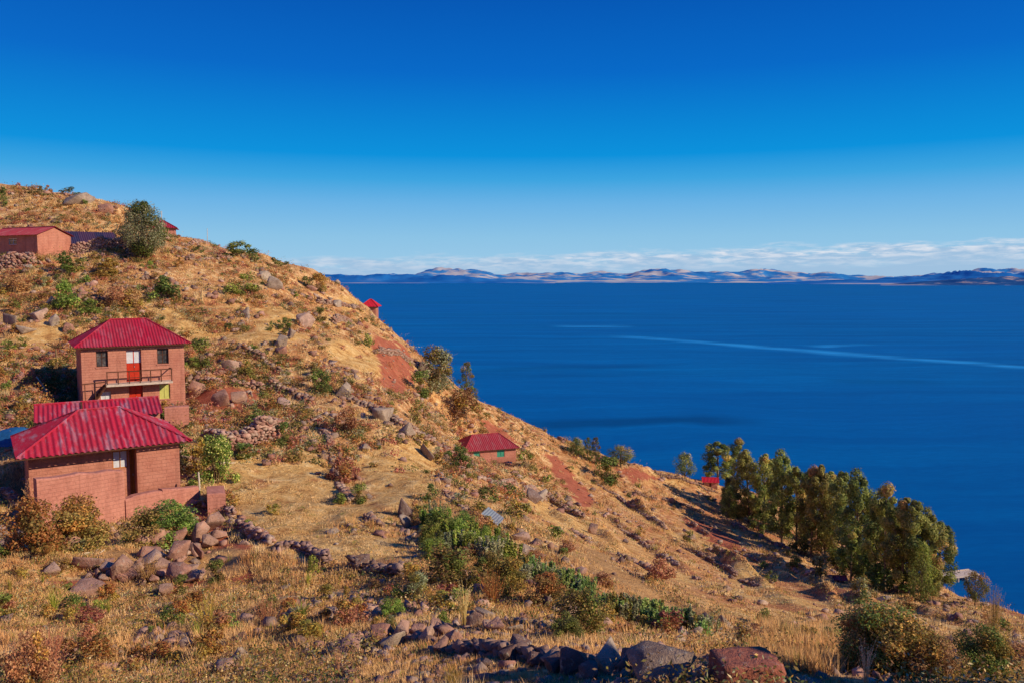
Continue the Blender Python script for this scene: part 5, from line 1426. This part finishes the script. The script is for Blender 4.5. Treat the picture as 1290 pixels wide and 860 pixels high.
u, v, x, Y, z = image_points(12000, 96, u0=-60, u1=760, v1=650)
cl = fbm(x/5.0 + 9, Y/5.0, 59, 3); ok = scatter_ok(u, v, x, Y, .95, .05, .05) & (cl > -.12) & (Y > 44); x, Y, z = x[ok][:3500], Y[ok][:3500], z[ok][:3500]
Vs, Fs, Cs, off = [], [], [], 0
for i in range(len(x)):
    s = .26 + .50*rnd.random()**1.7; kd = rnd.choices(['olive', 'amber', 'russet', 'dark', 'grey'], [4.5, 2.5, 4.0, 4.0, 1.5])[0]
    sub = [((x[i] + rnd.gauss(0, .5)*s, Y[i] + rnd.gauss(0, .5)*s, z[i] + s*rnd.uniform(.2, .6)), (s*.62, s*.62, s*.5), kd) for _ in range(3)]
    V, Fq, C = clumps_to_leaves(sub, -26, .14, .075, None); Vs.append(V); Fs.append(Fq + off); Cs.append(C); off += len(V)
tag(link('brushwood', np_mesh('brushwood', np.concatenate(Vs), np.concatenate(Fs), M['leaf'], np.concatenate(Cs))), 'dense dry brushwood on the rocky upper slope', 'brushwood', kind='stuff')
u, v, x, Y, z = image_points(6000, 97, u0=-60, u1=900, v1=660)
cl = fbm(x/4.0 + 21, Y/4.0, 60, 3); ok = scatter_ok(u, v, x, Y, .9, .02, .05) & (cl > .05) & (Y > 42); x, Y, z = x[ok][:1300], Y[ok][:1300], z[ok][:1300]
Vs, Fs, Cs, off = [], [], [], 0
for i in range(len(x)):
    V, Fq = STONE[rnd.randrange(14)]; s = .25 + .45*rnd.random()**2
    R = np.array(Euler((rnd.uniform(0, 6), rnd.uniform(0, 6), rnd.uniform(0, 6))).to_matrix())
    Vs.append((V @ R.T)*s*np.array([1.2, 1, .85]) + np.array([x[i], Y[i], z[i] + s*.12])); Fs.append(Fq + off); off += len(V); Cs.append(np.repeat((pal[rnd.randrange(len(pal))]*rnd.uniform(.7, 1.2))[None], len(V), 0))
tag(link('rubble', np_mesh('rubble', np.concatenate(Vs), np.concatenate(Fs), M['wallstone'], np.concatenate(Cs))), 'broken rock rubble strewn on the upper slope', 'rubble', kind='stuff')

# grass
def grass(n, seed, nb, hs, label, name, pals, pool=None, keep=None):
    u, v, x, Y, z = image_points(n, seed, u0=-220, u1=1510, v1=980) if pool is None else pool
    s = zlook(ZS, x, Y); rr = np.maximum(zlook(ZR, x, Y), zlook(ZP, x, Y) * .85)
    ok = (nr.random(len(x)) > rr*.92) & ~in_house(x, Y, .05)
    ok &= ~((Y < 27) & (fbm(x/1.5, Y/1.5, 203, 3) < -.22) & (nr.random(len(x)) < .8))
    if keep is not None: ok &= keep(u, v, x, Y)
    u, v, x, Y, z, s = (q[ok] for q in (u, v, x, Y, z, s))
    N = len(x); lump = np.clip(fbm(x/1.6, Y/1.6, seed, 3)*1.3 + .5, .12, 1.1); big = fbm(x/7, Y/7, seed + 3, 3)
    hgt = hs[0] + (hs[1] - hs[0])*lump; hgt = np.where(s > .5, hgt*.42, hgt) * (1 + Y/160) * np.clip(Y/17, .35, 1)
    I = np.repeat(np.arange(N), nb); k = len(I)
    sp = (.05 + .0016*Y)[I]
    bx = x[I] + nr.normal(size=k)*sp; by = Y[I] + nr.normal(size=k)*sp; bz = z[I] + 0
    bz = gz(bx, by) - .02
    a = nr.uniform(0, 2*math.pi, k); ln = nr.uniform(.05, .75, k)*hgt[I]; h = hgt[I]*nr.uniform(.55, 1.15, k)
    wdt = (.0012 + .00026*Y)[I]*nr.uniform(.7, 1.4, k)
    b2 = a + math.pi/2 + nr.normal(size=k)*.6; sx, sy = np.cos(b2)*wdt, np.sin(b2)*wdt
    V = np.empty((k, 4, 3)); V[:, 0] = np.stack([bx - sx, by - sy, bz], 1); V[:, 1] = np.stack([bx + sx, by + sy, bz], 1)
    mx, my, mz = bx + np.cos(a)*ln*.5, by + np.sin(a)*ln*.5, bz + h*.5
    V[:, 2] = np.stack([bx + np.cos(a)*ln + sx*.3, by + np.sin(a)*ln + sy*.3, bz + h], 1); V[:, 3] = np.stack([mx - sx*.8, my - sy*.8, mz], 1)
    # colour: straw on open ground, browner in rough patches, a little green here and there
    pa = np.array(PAL['straw']); pb = np.array([(.80,.43,.18),(.68,.33,.125),(.86,.53,.23),(.54,.25,.10)]); pg = np.array([(.33,.30,.07),(.24,.24,.05)])
    ca = pa[nr.integers(0, 4, N)]; cb = pb[nr.integers(0, 4, N)]; cg = pg[nr.integers(0, 2, N)]
    f = np.clip(.5 - big*1.2 + nr.normal(size=N)*.25, 0, 1); f = np.where(s > .5, f*.35, f)
    f = np.where(Y < 27, np.clip(f + .38, 0, 1), f)
    c = ca*(1 - f)[:, None] + cb*f[:, None]
    gr = (nr.random(N) < .07)[:, None]; c = np.where(gr, cg, c)
    c = np.repeat((c*nr.uniform(.8, 1.2, (N, 1)))[I]*nr.uniform(.8, 1.2, (k, 1)), 4, 0)
    me = np_mesh(name, V.reshape(-1, 3), np.arange(4*k).reshape(k, 4), M['grass'], c)
    return tag(link(name, me), label, 'grass', kind='stuff')
grass(66000, 101, 13, (.06, .21), 'dry golden grass covering the hillside', 'dry_grass', None)
r_ = np.random.default_rng(15); uu = r_.uniform(-200, 1500, 26000); vv = 640 + 320*r_.random(26000)**.8; YY = hit(uu, vv); k_ = ~np.isnan(YY); uu, vv, YY = uu[k_], vv[k_], YY[k_]; xx = ray(uu, vv)[0]*YY
grass(0, 104, 18, (.05, .19), 'short dry grass and stubble of the foreground', 'foreground_grass', None, pool=(uu, vv, xx, YY, gz(xx, YY)))
grass(7000, 102, 34, (.18, .42), 'taller straw grass in the rough strips between fields', 'tall_grass', None, keep=lambda u, v, x, Y: (zlook(ZS, x, Y) < .5) & (fbm(x/4, Y/4, 66, 3) > .05) & ((Y > 16) | (nr.random(len(u)) < .3)))
# thick straw stand at the lower right
r_ = np.random.default_rng(5); uu = r_.uniform(950, 1110, 1500); vv = r_.uniform(790, 850, 1500); YY = hit(uu, vv); k_ = ~np.isnan(YY) & (YY > 9); uu, vv, YY = uu[k_], vv[k_], YY[k_]; xx = ray(uu, vv)[0]*YY
grass(0, 103, 26, (.22, .50), 'stand of tall dry straw left of the leafy shrub at the lower right', 'straw_stand', None, pool=(uu, vv, xx, YY, gz(xx, YY)))
# ------------------------------------------------------------------ far things
def water_mesh():
    # one sheet to the horizon
    rs = np.concatenate([[0.0], np.geomspace(60, 90000, 40)]); na = 96
    V = [(0, 0, 0)]
    for r in rs[1:]:
        for a in range(na):
            th = 2 * math.pi * a / na; V.append((r * math.cos(th), r * math.sin(th), 0))
    Fq = []
    for i in range(len(rs) - 2):
        for a in range(na):
            b = 1 + i * na; Fq.append((b + a, b + na + a, b + na + (a + 1) % na, b + (a + 1) % na))
    Ft = [(0, 1 + a, 1 + (a + 1) % na) for a in range(na)]
    me = bpy.data.meshes.new('water'); me.from_pydata(V, [], Fq + Ft); me.materials.append(M['water'])
    return tag(link('water', me), kind='structure')
water_mesh()

def hills(name, mat, prof, D0, D1, seed, fold, nu=520, nd=46):
    """ridge profile in photo columns -> heightfield of folded hills between D0 and D1"""
    us = np.linspace(prof[0][0], prof[-1][0], nu)
    top = np.interp(us, [a for a, b in prof], [b for a, b in prof])
    t = np.linspace(0, 1, nd)
    U, T = np.meshgrid(us, t)
    D = D0 + (D1 - D0) * T
    a, _ = ray(U, 352.0)
    X = a * D
    crest = 0.62
    _, bz = ray(us, top)
    H = (CAMZ + bz * (D0 + (D1 - D0) * crest))[None] 
    env = np.where(T < crest, np.sin(np.clip(T / crest, 0, 1) * math.pi / 2) ** 1.25, np.cos((T - crest) / (1 - crest) * math.pi / 2))
    rid = 1 - np.abs(fbm(X / fold, D / (fold*1.6), seed, 5)) * 2.4
    rid2 = fbm(X / (fold * 0.35), D / (fold * 0.35), seed + 5, 4)
    Z = H * env * (0.50 + 0.55 * np.clip(rid, 0, 1) + 0.16 * rid2 * np.sin(T * math.pi))
    Z = np.where(T <= 0, -8, Z)
    V = np.stack([X, D, Z], -1).reshape(-1, 3)
    i = np.arange(nd - 1)[:, None] * nu + np.arange(nu - 1)[None]
    i = i.ravel()
    me = np_mesh(name, V, np.stack([i, i + 1, i + nu + 1, i + nu], 1), mat, smooth=True)
    return tag(link(name, me), kind='structure')
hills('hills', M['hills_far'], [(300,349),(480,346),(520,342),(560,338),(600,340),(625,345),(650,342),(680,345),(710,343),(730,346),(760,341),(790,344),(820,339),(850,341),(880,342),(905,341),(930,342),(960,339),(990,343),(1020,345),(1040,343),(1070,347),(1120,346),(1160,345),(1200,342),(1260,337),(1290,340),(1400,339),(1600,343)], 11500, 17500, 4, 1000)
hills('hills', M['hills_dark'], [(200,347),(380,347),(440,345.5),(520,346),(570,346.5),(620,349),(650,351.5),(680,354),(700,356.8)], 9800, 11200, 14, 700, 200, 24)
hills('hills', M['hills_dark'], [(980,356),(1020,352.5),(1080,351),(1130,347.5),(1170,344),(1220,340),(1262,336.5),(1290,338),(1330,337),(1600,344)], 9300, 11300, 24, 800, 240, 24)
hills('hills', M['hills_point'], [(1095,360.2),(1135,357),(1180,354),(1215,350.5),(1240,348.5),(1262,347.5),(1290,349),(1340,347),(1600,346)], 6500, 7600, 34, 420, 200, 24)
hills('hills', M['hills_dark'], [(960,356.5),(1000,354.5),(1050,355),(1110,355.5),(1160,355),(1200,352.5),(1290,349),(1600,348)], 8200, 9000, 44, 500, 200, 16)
